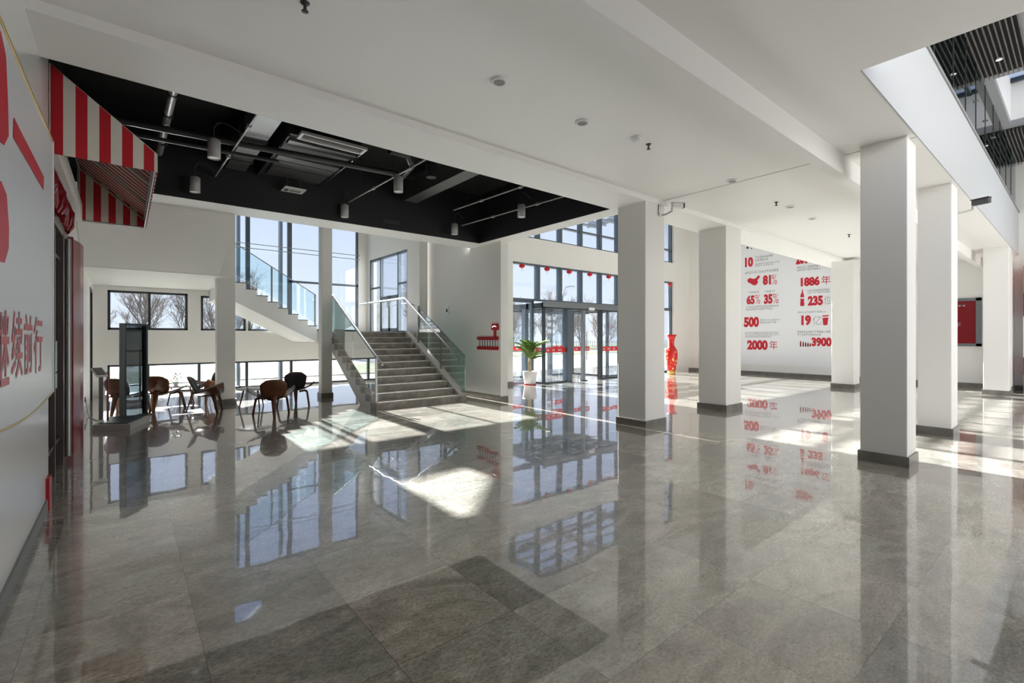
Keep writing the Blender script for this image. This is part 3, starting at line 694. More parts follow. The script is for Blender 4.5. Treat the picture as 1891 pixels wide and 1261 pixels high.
outline([(.0, 0), (.28, .02), (.42, .12), (.40, .30), (.34, .55), (.2, .62), (0, .6)], onleft(3.6, 2.66), 'red_print', bno, 'red_shape', .003)
outline([(0, 0), (.3, .02), (.42, .12), (.43, .24), (.36, .42), (.2, .46), (0, .4)], onleft(3.6, 2.0), 'red_print', bno, 'red_shape', .003)

d2 = MB().box(-.70, -.60, 6.24, 6.56, 0, 3.0).box(-.70, -.62, 7.5, 7.58, 0, 2.92).box(-.70, -.60, 8.2, 8.32, 0, 2.92).box(-.70, -.60, 6.24, 8.9, 2.86, 3.0).box(-.70, -.62, 8.74, 8.9, 0, 2.92)
d2.box(-.69, -.63, 6.5, 8.8, .32, .36).box(-.69, -.63, 6.5, 8.8, 2.55, 2.59)
d2o = d2.build('door_2', 'brown_metal'); struct(d2o, 'brown metal framed glass shop door beside the banner', 'door')
box('pane', 'glass_clear', -.665, -.655, 6.5, 8.8, .02, 2.88, d2o)
MB().tube([(-.56, 8.26, .08), (-.56, 8.26, 2.85)], .03, 10).build('door_pull', 'steel', d2o)
po = box('door_poster', 'poster_mint', -.65, -.64, 6.75, 8.0, 1.18, 1.55); tag(po, 'pale mint notice stuck on the glass shop door', 'poster')
pm = MB()
rnd = random.Random(5)
for k in range(7): pm.box(-.64, -.637, 7.1 + rnd.uniform(0, .6), 7.25 + rnd.uniform(0, .6), 1.3 + .02 * k, 1.315 + .02 * k)
pm.box(-.64, -.637, 7.15, 7.4, 1.28, 1.33).box(-.64, -.637, 7.2, 7.35, 1.37, 1.43)
pm.build('lettering', 'ink', po)
box('lower_sheet', 'poster_mint', -.65, -.64, 6.75, 8.0, .98, 1.16, po)
rp_ = MB().prism([(XL, 8.9), (-.56, 8.92), (-.5, 9.25), (-.48, 9.55), (-.52, 9.9), (-.6, 10.3), (XL, 10.5)], 'Z', 0, 2.96).build('door_surround', 'red_surround')
tag(rp_, 'glossy red rounded surround panel right of the shop door', 'door surround')
MB().prism([(XL, 8.88), (-.55, 8.9), (-.55, 8.96), (XL, 8.96)], 'Z', 0, 2.98).build('inner_edge', 'red_dark', rp_)
pk = box('red_plinth', 'red_paint', -.56, -.535, 6.05, 6.23, 0, .3); tag(pk, 'small red plinth strip at the foot of the banner end', 'plinth')
wb_ = box('baseboard_shop', 'skirting', XL, XL + .02, 10.5, 11.5, 0, .13); struct(wb_, 'short dark skirting beyond the red surround', 'baseboard')
sg = MB()
rnd = random.Random(11)
for k in range(13):                        # overlapping wavy relief bands of the sign above the door
    y = 6.35 + k * .19; z = 3.02 + .04 * sin(k)
    pts = [(-.60 + .02 * sin(k + i), y + .06 * sin(i * 1.1 + k), z + i * .085) for i in range(5)]
    sg.tube(pts, [.05, .07, .055, .07, .03], 8)
so = sg.build('relief_sign', 'red_dark'); tag(so, 'dark red wavy relief sign above the shop door', 'sign')
cr = box('canopy_beam', 'paint_white', -.62, -.5, 6.3, 9.75, 3.36, 3.62); tag(cr, 'pale beam under the awning along the wall', 'beam')
aw = empty('striped_awning', (0, 0, 0)); tag(aw, 'red and white striped awning over the shop front', 'awning')
YN, YF, XO = 6.30, 9.72, .265
for y in (YN, YF): MB().prism([(-.56, 3.36), (XO, 3.36), (XO, 3.545), (-.56, 4.22)], 'Y', y - .006, y + .006).build('side_panel', 'awning_side', aw)
MB().add([(-.56, YN, 4.21), (XO, YN, 3.54), (XO, YF, 3.54), (-.56, YF, 4.21), (-.56, YN, 4.225), (XO, YN, 3.555), (XO, YF, 3.555), (-.56, YF, 4.225)], [(0, 1, 2, 3), (7, 6, 5, 4), (0, 4, 5, 1), (2, 6, 7, 3)]).build('canopy', 'awning_canopy', aw)
box('valance', 'awning_canopy', XO - .005, XO + .006, YN, YF, 3.36, 3.55, aw)
b = MB()
for y in (YN + .03, 7.4, 8.5, YF - .03): b.tube([(-.55, y, 4.17), (XO - .02, y, 3.5)], .014, 6)
b.tube([(XO - .02, YN, 3.5), (XO - .02, YF, 3.5)], .014, 6).tube([(XO - .02, YN, 3.37), (XO - .02, YF, 3.37)], .012, 6).tube([(-.54, YN, 4.16), (-.54, YF, 4.16)], .014, 6).tube([(-.54, YF, 3.37), (-.54, YF, 4.16)], .016, 6).tube([(-.54, YF - .02, 3.37), (XO, YF - .02, 3.37)], .012, 6)
b.build('frame', 'grey_plastic', aw)
# door in the far part of the left wall, seen edge on
d3 = MB().box(-.76, -.64, 15.2, 15.27, 0, 2.8).box(-.76, -.64, 16.13, 16.2, 0, 2.8).box(-.76, -.64, 15.2, 16.2, 2.72, 2.8).box(-.72, -.68, 15.2, 16.2, 0, 2.75).build('door_3', 'frame_dark')
struct(d3, 'dark door in the left wall beyond the shop front', 'door')
sw = MB().box(XL, XL + .012, 11.75, 11.84, 1.18, 1.30).build('light_switch', 'grey_plastic'); tag(sw, 'small grey switch on the wall right of the red surround', 'switch')

# small red sign and call button on the wall beside the stairs
ws = empty('wall_sign', (7.2, 10.2, 1.27)); tag(ws, 'small red sign of two bars with white slats on the stair wall', 'sign')
box('lower_bar', 'red_paint', -.03, -.002, -.90, 0, 0, .085, ws); box('upper_bar', 'red_paint', -.03, -.002, -.90, 0, .25, .335, ws)
box('upright', 'red_paint', -.03, -.002, -.80, -.72, .33, .50, ws)
MB().prism([(-.90, .5), (-.66, .5), (-.64, .58), (-.68, .66), (-.88, .66), (-.92, .58)], 'X', -.05, -.002).build('sign_head', 'red_paint', ws)
box('backing', 'grille_grey', -.008, -.001, -.88, -.02, .085, .25, ws)
for k in range(8): box('slat', 'white_plastic', -.02, -.002, -.86 + k * .112, -.815 + k * .112, .085, .25, ws)
b = MB(); b.tube([(-.051, -.86, .58), (-.051, -.78, .60), (-.051, -.70, .57)], .012, 6); b.build('emblem', 'paper_white', ws)
cb = empty('call_button', (7.2, 11.72, 2.36)); tag(cb, 'small round alarm button on the wall above the stairs', 'button')
box('plate', 'white_plastic', -.02, 0, -.09, .09, -.12, .12, cb); MB().prism([(.035 * cos(k * pi / 6), .05 * sin(k * pi / 6)) for k in range(12)], 'X', -.035, -.02).build('button', 'ink', cb)

# ------------------------------------------------------------------ lounge: shell chairs, tables, plant, kiosk, lectern
def make_chair(label):
    e = empty('shell_chair'); tag(e, label, 'chair', 'walnut shell chairs of the lounge')
    def seat(u, v):
        s_ = (u - .5) * 2; y = -.24 + .52 * v
        w = .25 + .20 * sin(pi * min(1, v * .95) ** 1.1 * .62)
        lift = .20 * abs(s_) ** 2.3 * (.25 + .75 * v)
        return (s_ * w, y - .05 * abs(s_) ** 3 * v, .345 + lift + .03 * v + .05 * max(0, .25 - v))
    MB().grid(seat, 24, 12, .014).build('seat', 'walnut', e)
    def pad(u, v):
        a, y, z = seat(.22 + .56 * u, .06 + .80 * v); return (a, y, z + .022)
    MB().grid(pad, 12, 8, .026).build('seat_pad', 'leather', e)
    def back(u, v):
        s_ = (u - .5) * 2; t = v * 2 - 1
        fx = s_ * sqrt(max(0, 1 - abs(t) ** 4.5 * .55)); fz = t * sqrt(max(0, 1 - abs(s_) ** 4 * .42))
        z = .54 + .215 * fz; w = .235 + .035 * fz
        return (fx * w, -.205 - .17 * ((z - .34) / .42) + .055 * abs(s_) ** 2, z)
    MB().grid(back, 16, 12, .013).build('backrest', 'walnut', e)
    def bpad(u, v):
        a, y, z = back(.1 + .8 * u, .1 + .8 * v); return (a, y + .022, z + .005)
    MB().grid(bpad, 10, 8, .024).build('back_pad', 'leather', e)
    for s_ in (-1, 1):
        def leg(u, v, s_=s_):
            # front leg: bent ply strip from under the seat, out and down
            P = [Vector((s_ * .12, .10, .335)), Vector((s_ * .24, .13, .36)), Vector((s_ * .285, .15, .33)), Vector((s_ * .31, .19, .18)), Vector((s_ * .335, .225, 0))]
            k = v * 4; i = min(3, int(k)); p = P[i].lerp(P[i + 1], k - i); w = .055 - .033 * v
            return (p.x + s_ * .0, p.y + (u - .5) * 2 * w, p.z)
        MB().grid(leg, 2, 16, .038).build('leg', 'walnut', e)
    def rear(u, v):
        P = [Vector((0, .05, .335)), Vector((0, -.17, .335)), Vector((0, -.255, .42)), Vector((0, -.275, .40)), Vector((0, -.33, .2)), Vector((0, -.39, 0))]
        k = v * 5; i = min(4, int(k)); p = P[i].lerp(P[i + 1], k - i); w = .066 - .042 * max(0, v - .45) / .55
        return (p.x + (u - .5) * 2 * w, p.y, p.z)
    MB().grid(rear, 2, 20, .022).build('leg', 'walnut', e)
    return e
def heading(dx, dy): return atan2(dy, dx) - pi / 2
CH = make_chair('walnut shell chair seen from behind, in front of the slim stair pillar')
CH.location = (2.33, 10.56, 0); CH.rotation_euler = (0, 0, heading(.12, .98))
for loc, hd, l in (((3.06, 11.75, 0), (-.35, -.95), 'shell chair with black back pad facing forward behind another chair'),
                   ((.66, 13.0, 0), (.45, .80), 'walnut shell chair seen from behind, just right of the display kiosk'),
                   ((1.38, 12.0, 0), (.80, -.22), 'shell chair in side view left of the slim pillar'),
                   ((1.60, 13.95, 0), (-.75, -.3), 'shell chair partly hidden behind the slim pillar'),
                   ((.02, 12.78, 0), (.55, .75), 'dark shell chair seen through the tinted glass of the kiosk')):
    copy_tree(CH, loc, heading(*hd), l)
def make_table(loc, label):
    e = empty('side_table', loc); tag(e, label, 'table', 'low round lounge tables')
    MB().lathe([(0, .425), (.34, .425), (.36, .435), (.36, .45), (0, .452)], n=32).build('table_top', 'white_plastic', e)
    for k in range(3):
        a = k * 2 * pi / 3 + .4; MB().tube([(.2 * cos(a), .2 * sin(a), .43), (.3 * cos(a), .3 * sin(a), 0)], [.02, .013], 8).build('leg', 'walnut', e)
    return e
T0 = make_table((1.02, 13.62, 0), 'low round table carrying the small plant among the left chairs')
copy_tree(T0, (2.25, 11.9, 0), .3, 'low round table behind the chair beside the stair pillar')
tp = empty('table_plant', (.93, 13.60, .452)); tag(tp, 'small dark leafy plant on the low lounge table', 'plant')
MB().lathe([(.05, 0), (.07, .1), (.06, .1)], n=14).build('pot', 'pot_white', tp)
b = MB(); rnd = random.Random(2)
for k in range(90):
    a = rnd.uniform(0, 2 * pi); r = rnd.uniform(0, .13); z = rnd.uniform(.09, .30); c_ = Vector((r * cos(a), r * sin(a), z)); d = Vector((cos(a), sin(a), rnd.uniform(-.3, .8))).normalized() * .05; q = Vector((-sin(a), cos(a), 0)) * .02
    b.add([c_ - d * .3, c_ + q, c_ + d, c_ - q], [(0, 1, 2, 3)])
b.build('foliage', 'leaf_dark', tp)
b = MB()
for k in range(9):
    a = k * .7; b.lathe([(0, -.015), (.018, 0), (0, .015)], (.1 * cos(a), .1 * sin(a), .2 + .08 * sin(k)), 6)
b.build('flower', 'orange', tp)
# display kiosk: dark frame with tinted glass screen
ka = atan2(12.16 - 11.61, .35 + .02)
kz = empty('display_kiosk', (-.02, 11.61, 0), ka); tag(kz, 'tall dark framed display kiosk with see-through tinted glass', 'kiosk')
KW = .66
b = MB().box(0, .05, -.02, .06, 0, 1.86).box(KW - .05, KW, -.02, .06, 0, 1.86).box(0, KW, -.02, .06, 1.82, 1.86).box(0, KW, -.02, .06, 0, .05)
b.build('frame', 'frame_dark', kz); box('side_cover', 'frame_grey', -.02, 0, -.02, .062, 0, 1.86, kz)
box('screen_glass', 'glass_smoke', .07, KW - .05, .03, .05, .05, 1.82, kz); box('inner_frame', 'frame_dark', .07, KW - .05, .055, .075, 1.30, 1.34, kz)
box('inner_frame', 'frame_dark', KW - .12, KW - .09, .055, .075, .3, 1.34, kz)
kp = empty('kiosk_platform', (-.43, 10.72, 0)); tag(kp, 'low grey platform in front of the display kiosk', 'platform')
MB().prism([(0, 0), (.50, -.28), (.80, .62), (.2, .95)], 'Z', 0, .10).build('platform_body', 'grey_plastic', kp)
MB().prism([(.08, .06), (.48, -.18), (.72, .58), (.22, .84)], 'Z', .10, .112).build('platform_top', 'frame_dark', kp)
ts = empty('tablet_lectern', (-.33, 11.22, .112)); tag(ts, 'thin grey tablet stand with a tilted head beside the kiosk', 'lectern')
box('post', 'frame_grey', -.03, .03, -.05, .05, 0, .82, ts); MB().obox((-.02, -.12, .86), (.16, .36, .035), .25, .35).build('tablet_head', 'white_plastic', ts, .01)
MB().obox((-.02, -.125, .882), (.12, .30, .01), .25, .35).build('screen', 'screen_black', ts)
rp2 = MB().tube([(-.235, 11.05, .112), (-.235, 11.05, .98)], .016, 8).build('red_pole', 'red_dark'); tag(rp2, 'thin dark red pole standing on the kiosk platform', 'pole')
ca = MB().tube([(XL + .02, 13.3, .28), (XL + .05, 13.1, .08), (-.55, 12.6, .012), (-.42, 12.0, .012), (-.3, 11.8, .012), (-.2, 11.75, .012)], .008, 6).build('power_cable', 'grey_plastic'); tag(ca, 'thin cable from the wall socket to the kiosk', 'cable')
sk_ = box('wall_socket', 'ink', XL, XL + .015, 13.24, 13.36, .24, .34); tag(sk_, 'small dark wall socket behind the tablet stand', 'socket')

# ------------------------------------------------------------------ black ceiling services
def pipe(name, pts, r, m, label, cat='pipe'): 
    return tag(MB().tube(pts, r, 12).build(name, m), label, cat)
p0 = pipe('service_pipe', [(.48, 5.66, 4.66), (.44, 9.8, 4.66)], .05, 'pipe_grey', 'light grey pipe crossing the black ceiling beside the awning')
for y in (7.3, 8.0, 9.2): MB().tube([(.465, y - .03, 4.66), (.465, y + .03, 4.66)], .062, 12).build('pipe_collar', 'pipe_dark', p0)
pipe('service_pipe', [(XL + .02, 8.42, 4.545), (3.85, 7.92, 4.545)], .05, 'pipe_dark', 'thick dark pipe running across under the black ceiling')
pipe('service_pipe', [(XL + .02, 8.45, 4.40), (1.9, 8.2, 4.40)], .028, 'pipe_dark', 'thin dark pipe running alongside the thick one')
e = empty('flexible_duct', (4.02, 7.95, 4.62)); tag(e, 'curved dark flexible hose near the middle pendants', 'duct')
MB().tube([(-.6, -.55, .1), (-.25, -.5, .12), (.0, -.2, .08), (.05, .15, .05), (.05, .3, .02)], .06, 10).build('hose', 'duct_black', e)
MB().tube([(.25, -.45, .55), (.25, -.45, -.15)], .09, 12).build('drop', 'duct_black', e)
def track(x0, y0, x1, y1, z, label, r=.016, m='pipe_grey'):
    e = empty('lighting_conduit', (x0, y0, z)); tag(e, label, 'conduit')
    MB().tube([(0, 0, 0), (x1 - x0, y1 - y0, 0)], r, 8).build('conduit', m, e)
    for t in (.15, .5, .85): MB().tube([((x1 - x0) * t, (y1 - y0) * t, 0), ((x1 - x0) * t, (y1 - y0) * t, 5.2 - z)], .006, 5).build('hanger', 'pipe_dark', e)
    for t in (.35, .7): MB().tube([((x1 - x0) * t, (y1 - y0) * t - .04, 0), ((x1 - x0) * t, (y1 - y0) * t + .04, 0)], r * 2, 8).build('junction_box', m, e)
    return e
track(1.33, 5.8, 1.24, 9.8, 4.45, 'thin bright conduit above the two left pendant lamps')
track(3.72, 5.75, 3.62, 9.8, 4.42, 'thin bright conduit above the two middle pendant lamps')
track(6.62, 5.75, 6.36, 9.7, 4.32, 'twin conduit above the two right pendant lamps')
track(5.98, 5.75, 5.82, 9.2, 4.5, 'thin conduit left of the twin one, ending in a bracket')
du = empty('air_duct', (1.54, 7.9, 4.6)); tag(du, 'square metal air duct between the left pendant lamps', 'duct')
box('duct_body', 'duct_metal', -.16, .15, -2.2, 1.8, 0, .3, du); box('flange', 'duct_black', -.18, .17, .12, .2, -.015, .32, du); box('flange', 'duct_black', -.18, .17, 1.2, 1.25, -.02, .32, du)
ac = empty('air_conditioner', (2.47, 8.6, 4.58)); tag(ac, 'ceiling hung air handling unit with metal panels', 'air conditioner')
box('casing', 'duct_black', -.55, .55, -1.0, 1.35, .08, .42, ac)
for i, (y0, y1) in enumerate(((-.85, -.66), (-.1, .12), (.15, .45), (.48, 1.02))): box('panel', 'duct_metal', -.52 + .02 * i, .52 - .01 * i, y0, y1, .03, .08, ac)
MB().tube([(-.56, -1.0, .05), (-.56, 1.35, .05)], .02, 6).tube([(.56, -1.0, .05), (.56, 1.35, .05)], .02, 6).build('rail', 'duct_black', ac)
gr = empty('air_grille', (2.5, 7.42, 4.58)); tag(gr, 'long white air grille on the ceiling unit', 'grille')
b = MB().box(-.5, .5, -.13, -.10, 0, .04).box(-.5, .5, .10, .13, 0, .04).box(-.5, -.46, -.1, .1, 0, .04).box(.46, .5, -.1, .1, 0, .04); b.build('frame', 'white_plastic', gr)
b = MB()
for k in range(4): b.obox((0, -.075 + k * .05, .025), (.92, .034, .008), 0, .5)
b.build('louvre', 'grey_plastic', gr); box('backing', 'grille_grey', -.46, .46, -.1, .1, .05, .06, gr)
sn = empty('ceiling_notice', (2.5, 10.0 - .35, 4.40)); tag(sn, 'small white notice plate hanging from the ceiling unit', 'sign')
box('plate', 'white_plastic', -.19, .19, -.16, .16, 0, .02, sn); box('hanger', 'duct_black', -.12, -.10, -.02, .02, .02, .8, sn); box('hanger', 'duct_black', .1, .12, -.02, .02, .02, .8, sn)
b = MB().box(-.15, -.125, -.05, .1, -.004, 0).box(-.115, -.09, -.05, .1, -.004, 0)
for k in range(3): b.box(-.07, .13, -.04 + k * .05, -.02 + k * .05, -.004, 0)
b.build('lettering', 'ink', sn)
dk = empty('duct_beam', (4.9, 7.7, 4.6)); tag(dk, 'grey lit rectangular duct between the middle and right pendants', 'duct')
box('duct_body', 'duct_metal', -.15, .16, -2.0, 1.85, 0, .35, dk)
def pendant(loc, arm, label):
    e = empty('pendant_lamp', loc); tag(e, label, 'pendant lamp', 'grey cylinder pendants under the black ceiling')
    MB().lathe([(.066, .02), (.075, 0), (.078, 0), (.078, .25), (.06, .262), (0, .262)], n=20).build('shade', 'grey_plastic', e)
    MB().lathe([(.068, .012), (.03, .02), (0, .03)], n=20).build('lens', 'lens', e)
    a = Vector(arm)
    pts = [(0, 0, .26), (0, 0, .42), (a.x * .12, a.y * .12, .50), (a.x * .4, a.y * .4, .52), (a.x, a.y, .42)] if a.length > .05 else [(0, 0, .26), (0, 0, .42)]
    MB().tube(pts, .007, 6).build('cord', 'ink', e)
    return e
pendant((.94, 7.55, 4.03), (.36, 0, 0), 'pendant lamp nearest the awning on the left, with an arched cord')
pendant((.92, 9.60, 4.05), (.32, 0, 0), 'pendant lamp beyond the leftmost one, below the grey pipe end')
pendant((3.50, 9.70, 4.06), (.12, 0, 0), 'pendant lamp above the pillar left of the stairs')
pendant((3.58, 7.40, 4.05), (.1, 0, 0), 'pendant lamp beside the flexible hose in the middle')
pendant((6.11, 9.62, 4.05), (.25, 0, 0), 'pendant lamp near the corner above the stair wall')
pendant((6.26, 7.33, 4.04), (.26, 0, 0), 'rightmost pendant lamp on the twin conduit')
e = empty('wall_vent', (4.6, 9.835, 4.12)); tag(e, 'small black vent low on the black ceiling edge above the stair door', 'vent'); box('frame', 'duct_black', -.2, .2, -.012, 0, 0, .08, e)

# ------------------------------------------------------------------ ceiling fittings
def downlight(loc, label):
    e = empty('downlight', loc); tag(e, label, 'downlight', 'round ceiling downlights')
    MB().lathe([(.085, .0), (.085, -.012), (.07, -.022), (.06, -.022), (.055, 0)], n=24).build('ring', 'white_plastic', e); MB().lathe([(.056, -.016), (0, -.014)], n=20).build('lens', 'grille_grey', e)
    return e
D0 = downlight((2.79, 3.6, ZC), 'round downlight in the ceiling left of centre, nearest the lowered soffit')
D0.scale = (1.0, 1.0, 1)
for loc, l in (((4.06, 3.68, ZC), 'second downlight of the ceiling row, before the smoke detector'), ((7.41, 3.56, ZC), 'downlight just before the ceiling joint line'), ((11.07, 3.64, ZC), 'downlight beyond the column with the infographic behind'), ((9.74, 3.57, ZC), 'downlight beyond the ceiling joint, next to a sprinkler')):
    copy_tree(D0, loc, None, l)
sd = empty('smoke_detector', (4.9, 3.55, ZC)); tag(sd, 'small round smoke detector between downlight and sprinkler', 'smoke detector')
MB().lathe([(.07, 0), (.07, -.02), (.05, -.045), (0, -.05)], n=20).build('detector_body', 'white_plastic', sd)
def sprinkler(loc, label):
    e = empty('sprinkler_head', loc); tag(e, label, 'sprinkler', 'ceiling sprinkler heads')
    MB().lathe([(.035, 0), (.03, -.01), (.012, -.015), (.012, -.06), (.025, -.062), (.025, -.067), (0, -.067)], n=12).build('head', 'pipe_dark', e)
    return e
P0_ = sprinkler((5.19, 3.57, ZC), 'dark sprinkler head beside the smoke detector')
for loc, l in (((1.03, 3.67, ZC), 'dark sprinkler head at the top edge of the picture'), ((9.23, 3.62, ZC), 'sprinkler head beyond the ceiling joint line'), ((13.5, 3.65, ZC), 'farthest sprinkler head, left of the near big column')):
    copy_tree(P0_, loc, None, l)
def cctv(loc, label, arm, m, rz):
    e = empty('security_camera', loc); tag(e, label, 'security camera')
    a = Vector(arm)
    MB().lathe([(.05, -.01), (.05, .01)], n=14).build('mount', 'white_plastic', e)
    MB().tube([(0, 0, 0), (a.x * .5, a.y * .5, a.z * .1), (a.x, a.y, a.z * .5), (a.x, a.y, a.z)], .016, 8).build('bracket', 'grey_plastic', e)
    bd = MB().obox((a.x + .1 * cos(rz), a.y + .1 * sin(rz), a.z + .04), (.20, .09, .085), rz).build('camera_body', m, e, .012)
    MB().obox((a.x + .20 * cos(rz), a.y + .20 * sin(rz), a.z + .04), (.05, .085, .075), rz).build('lens_hood', 'ink', bd)
    MB().obox((a.x + .11 * cos(rz), a.y + .11 * sin(rz), a.z + .092), (.24, .105, .012), rz).build('sun_shield', m, bd)
    return e
c1 = cctv((7.44, 4.90, 3.78), 'white security camera on the column at the black ceiling corner', (.1, -.2, .12), 'white_plastic', -.55)
MB().tube([(-.02, -.005, .2), (-.03, -.01, .05), (0, -.02, 0)], .006, 5).build('cable', 'ink', c1)
cctv((10.77, 1.45, 3.68), 'black security camera on the second column near the atrium', (.25, -.22, .12), 'ink', -1.9)

# ------------------------------------------------------------------ infographic on the far wall (x = 20.9)
ig = empty('wall_infographic', (20.9, 8.0, 0)); tag(ig, 'white wall infographic with large red figures and small print', 'infographic')
def PX_(x, y, X=20.9):
    s_ = (x - 945.5) / FPX; cy, sy = cos(yaw), sin(yaw); rx, ry, rz = cy + sy * s_, sy - cy * s_, (HOR - y) / FPX; t = X / rx
    return ry * t, 1.6 + rz * t
GX = 20.9
def onfar(y0, z0): return lambda u, v, d: (-.012 - d, y0 - 8.0 - u, z0 + v)
box('panel', 'paper_white', -.012, 0, 6.02 - 8, 10.35 - 8, .42, 5.9, ig)
def put(body, x0, y0, x1, y1, m='red_print', bold=.02, name='figure'):
    ya, _ = PX_(x0, y0); yb, _ = PX_(x1, y0); xm = (x0 + x1) / 2; _, zt = PX_(xm, y0); _, zb = PX_(xm, y1)
    return lettering(body, onfar(ya, zb), ya - yb, zt - zb, m, ig, name, bold)
def cap(x0, y0, x1, y1, rows, seed):
    ya, _ = PX_(x0, y0); yb, _ = PX_(x1, y0); xm = (x0 + x1) / 2; _, zt = PX_(xm, y0); _, zb = PX_(xm, y1)
    caption(onfar(ya, zb), ya - yb, zt - zb, rows, ig, seed)
for a in (('10', 1376, 475, 1391, 493), ('81', 1409, 508, 1424, 526), ('65', 1379, 545, 1394, 562), ('35', 1411, 543, 1427, 561), ('500', 1374, 585, 1402, 604), ('2000', 1380, 628, 1418, 646),
          ('1886', 1479, 511, 1514, 528), ('235', 1492, 546, 1520, 564), ('19', 1480, 582, 1498, 601), ('3900', 1499, 623, 1536, 640), ('200+', 1470, 466, 1502, 487)): put(*a, bold=.06)
for a in (('%', 1425, 507, 1435, 525), ('%', 1395, 544, 1404, 561), ('%', 1428, 542, 1438, 560)): put(*a, bold=-.008, name='percent_sign')
for a in (('年', 1421, 629, 1436, 645), ('年', 1517, 509, 1534, 525)): put(*a, bold=.0, name='unit_character')
for a in (('位', 1522, 546, 1535, 562), ('亿', 1501, 583, 1517, 600)): put(*a, m='caption_grey', bold=-.01, name='unit_character')
for i, a in enumerate(((1395, 471, 1432, 482, 2), (1395, 484, 1441, 491, 2), (1376, 499, 1441, 505, 1), (1382, 538, 1404, 542, 1), (1413, 536, 1437, 541, 1), (1378, 564, 1439, 573, 2), (1404, 589, 1443, 598, 2), (1376, 613, 1440, 624, 3),
                       (1472, 490, 1527, 500, 2), (1491, 534, 1536, 542, 2), (1474, 574, 1535, 579, 1), (1473, 611, 1536, 621, 2))): cap(*a, 20 + i)
def at(px): return [(8.0 - 8.0 + (PX_(x, y)[0] - 8.0), PX_(x, y)[1]) for x, y in px]
def shape(px, m, name, d=.004):
    b = MB(); b.add([(-.012 - d, yy, zz) for yy, zz in at(px)], [tuple(range(len(px)))[::-1]]); b.build(name, m, ig)
shape([(1380, 517), (1385, 513), (1391, 515), (1396, 514), (1399, 510), (1401, 508.5), (1404, 510), (1402, 514), (1399, 517), (1400, 521), (1398, 525), (1394, 527), (1390, 526), (1386, 523), (1382, 522)], 'red_print', 'map_shape')
BT = [(1481.5, 534), (1482.5, 534), (1483.2, 540), (1485, 545), (1485.6, 551), (1484.8, 556), (1485.6, 560), (1485.2, 565), (1478.2, 565), (1477.9, 560), (1478.7, 556), (1477.9, 551), (1478.6, 545), (1480.6, 540)]
shape(BT, 'red_print', 'bottle_shape'); shape([(1477.9, 549), (1485.7, 549), (1485.4, 551.6), (1478.1, 551.6)], 'paper_white', 'bottle_label', .007)
shape([(1518.6, 582.5), (1530.4, 581.5), (1530, 585), (1528.2, 600), (1520.6, 600.5), (1519, 586)], 'red_print', 'cup_shape'); shape([(1518.9, 585), (1530.2, 584), (1530, 586), (1519.1, 587)], 'paper_white', 'cup_band', .007)
for k, (x, h) in enumerate(((1477.5, 11), (1482.3, 9.5), (1486.8, 8.5), (1491, 7.5), (1495, 6.5))):
    shape([(x, 640), (x + 2.6, 640), (x + 2.6, 640 - h * .6), (x + 1.8, 640 - h), (x + .8, 640 - h), (x, 640 - h * .6)], 'red_dark', 'small_bottle')
shape([(1378, 457), (1381, 455), (1384, 458), (1380, 460)], 'ink', 'small_mark'); shape([(1386, 457), (1390, 459), (1388, 460.5)], 'ink', 'small_mark')
# red framed panel
rf = empty('framed_panel', (20.9, 2.8, 1.30)); tag(rf, 'dark red panel in a grey metal frame on the far wall', 'framed panel')
b = MB().box(-.06, 0, -.68, .8, 0, .09).box(-.06, 0, -.68, .8, 1.45, 1.54).box(-.06, 0, -.68, -.55, 0, 1.54).box(-.06, 0, .7, .8, 0, 1.54); b.build('frame', 'frame_grey', rf)
box('panel', 'red_dark', -.03, -.01, -.56, .72, .08, 1.47, rf)
def onpan(y0, z0): return lambda u, v, d: (-.03 - d, y0 - u, z0 + v)
lettering('工作', onpan(.22, .62), .42, .16, 'caption_grey', rf, 'lettering', 0); 
b = MB()
for k in range(5): b.box(-.034, -.03, .1 - k * .1, .16 - k * .1, 1.28, 1.33)
b.build('lettering', 'caption_grey', rf)
# red and orange display unit at the right edge
du_ = empty('display_unit', (20.86, .75, 0)); tag(du_, 'tall red, white and orange display unit at the right edge of the picture', 'display unit')
for z0, z1, m in ((0, .48, 'grille_grey'), (.48, 1.0, 'red_paint'), (1.0, 2.2, 'paper_white'), (2.2, 2.75, 'red_paint'), (2.75, 2.88, 'frame_dark'), (2.88, 3.7, 'orange')):
    box({'grille_grey': 'plinth', 'red_paint': 'red_band', 'paper_white': 'middle_panel', 'frame_dark': 'divider', 'orange': 'top_panel'}[m], m, -.5, 0, -.9, .45, z0, z1, du_)

# ------------------------------------------------------------------ outside
struct(MB().box(-60, 110, 12.46, 80, -.2, -.06).box(-60, 7.1, 16.9, 20.4, -.06, -.045).build('ground_pavement', 'pavement'), 'pale paved forecourt outside the windows', 'ground')
for x0, x1, y0, y1, l in ((-60, 9, 20.5, 29, 'strip of dull grass outside the stair hall windows'), (16, 90, 31, 35, 'strip of dull grass outside the entrance'), (-60, 110, 40, 80, 'wide dull lawn under the bare trees')):
    tag(box('lawn', 'grass', x0, x1, y0, y1, -.06, -.04), l, 'grass', None, 'structure')
tag(box('kerb', 'skirting', -60, 9, 20.35, 20.49, -.06, .0), 'dark kerb line in front of the grass outside the stair hall', 'kerb', None, 'structure')
tag(box('kerb', 'skirting', -60, 110, 39.85, 39.99, -.06, .0), 'dark kerb line along the lawn of the bare trees', 'kerb', None, 'structure')
rm = box('door_mat', 'mat_red', 10.6, 15.4, 14.6, 16.4, -.06, -.04); tag(rm, 'red carpet on the pavement outside the vestibule', 'mat')
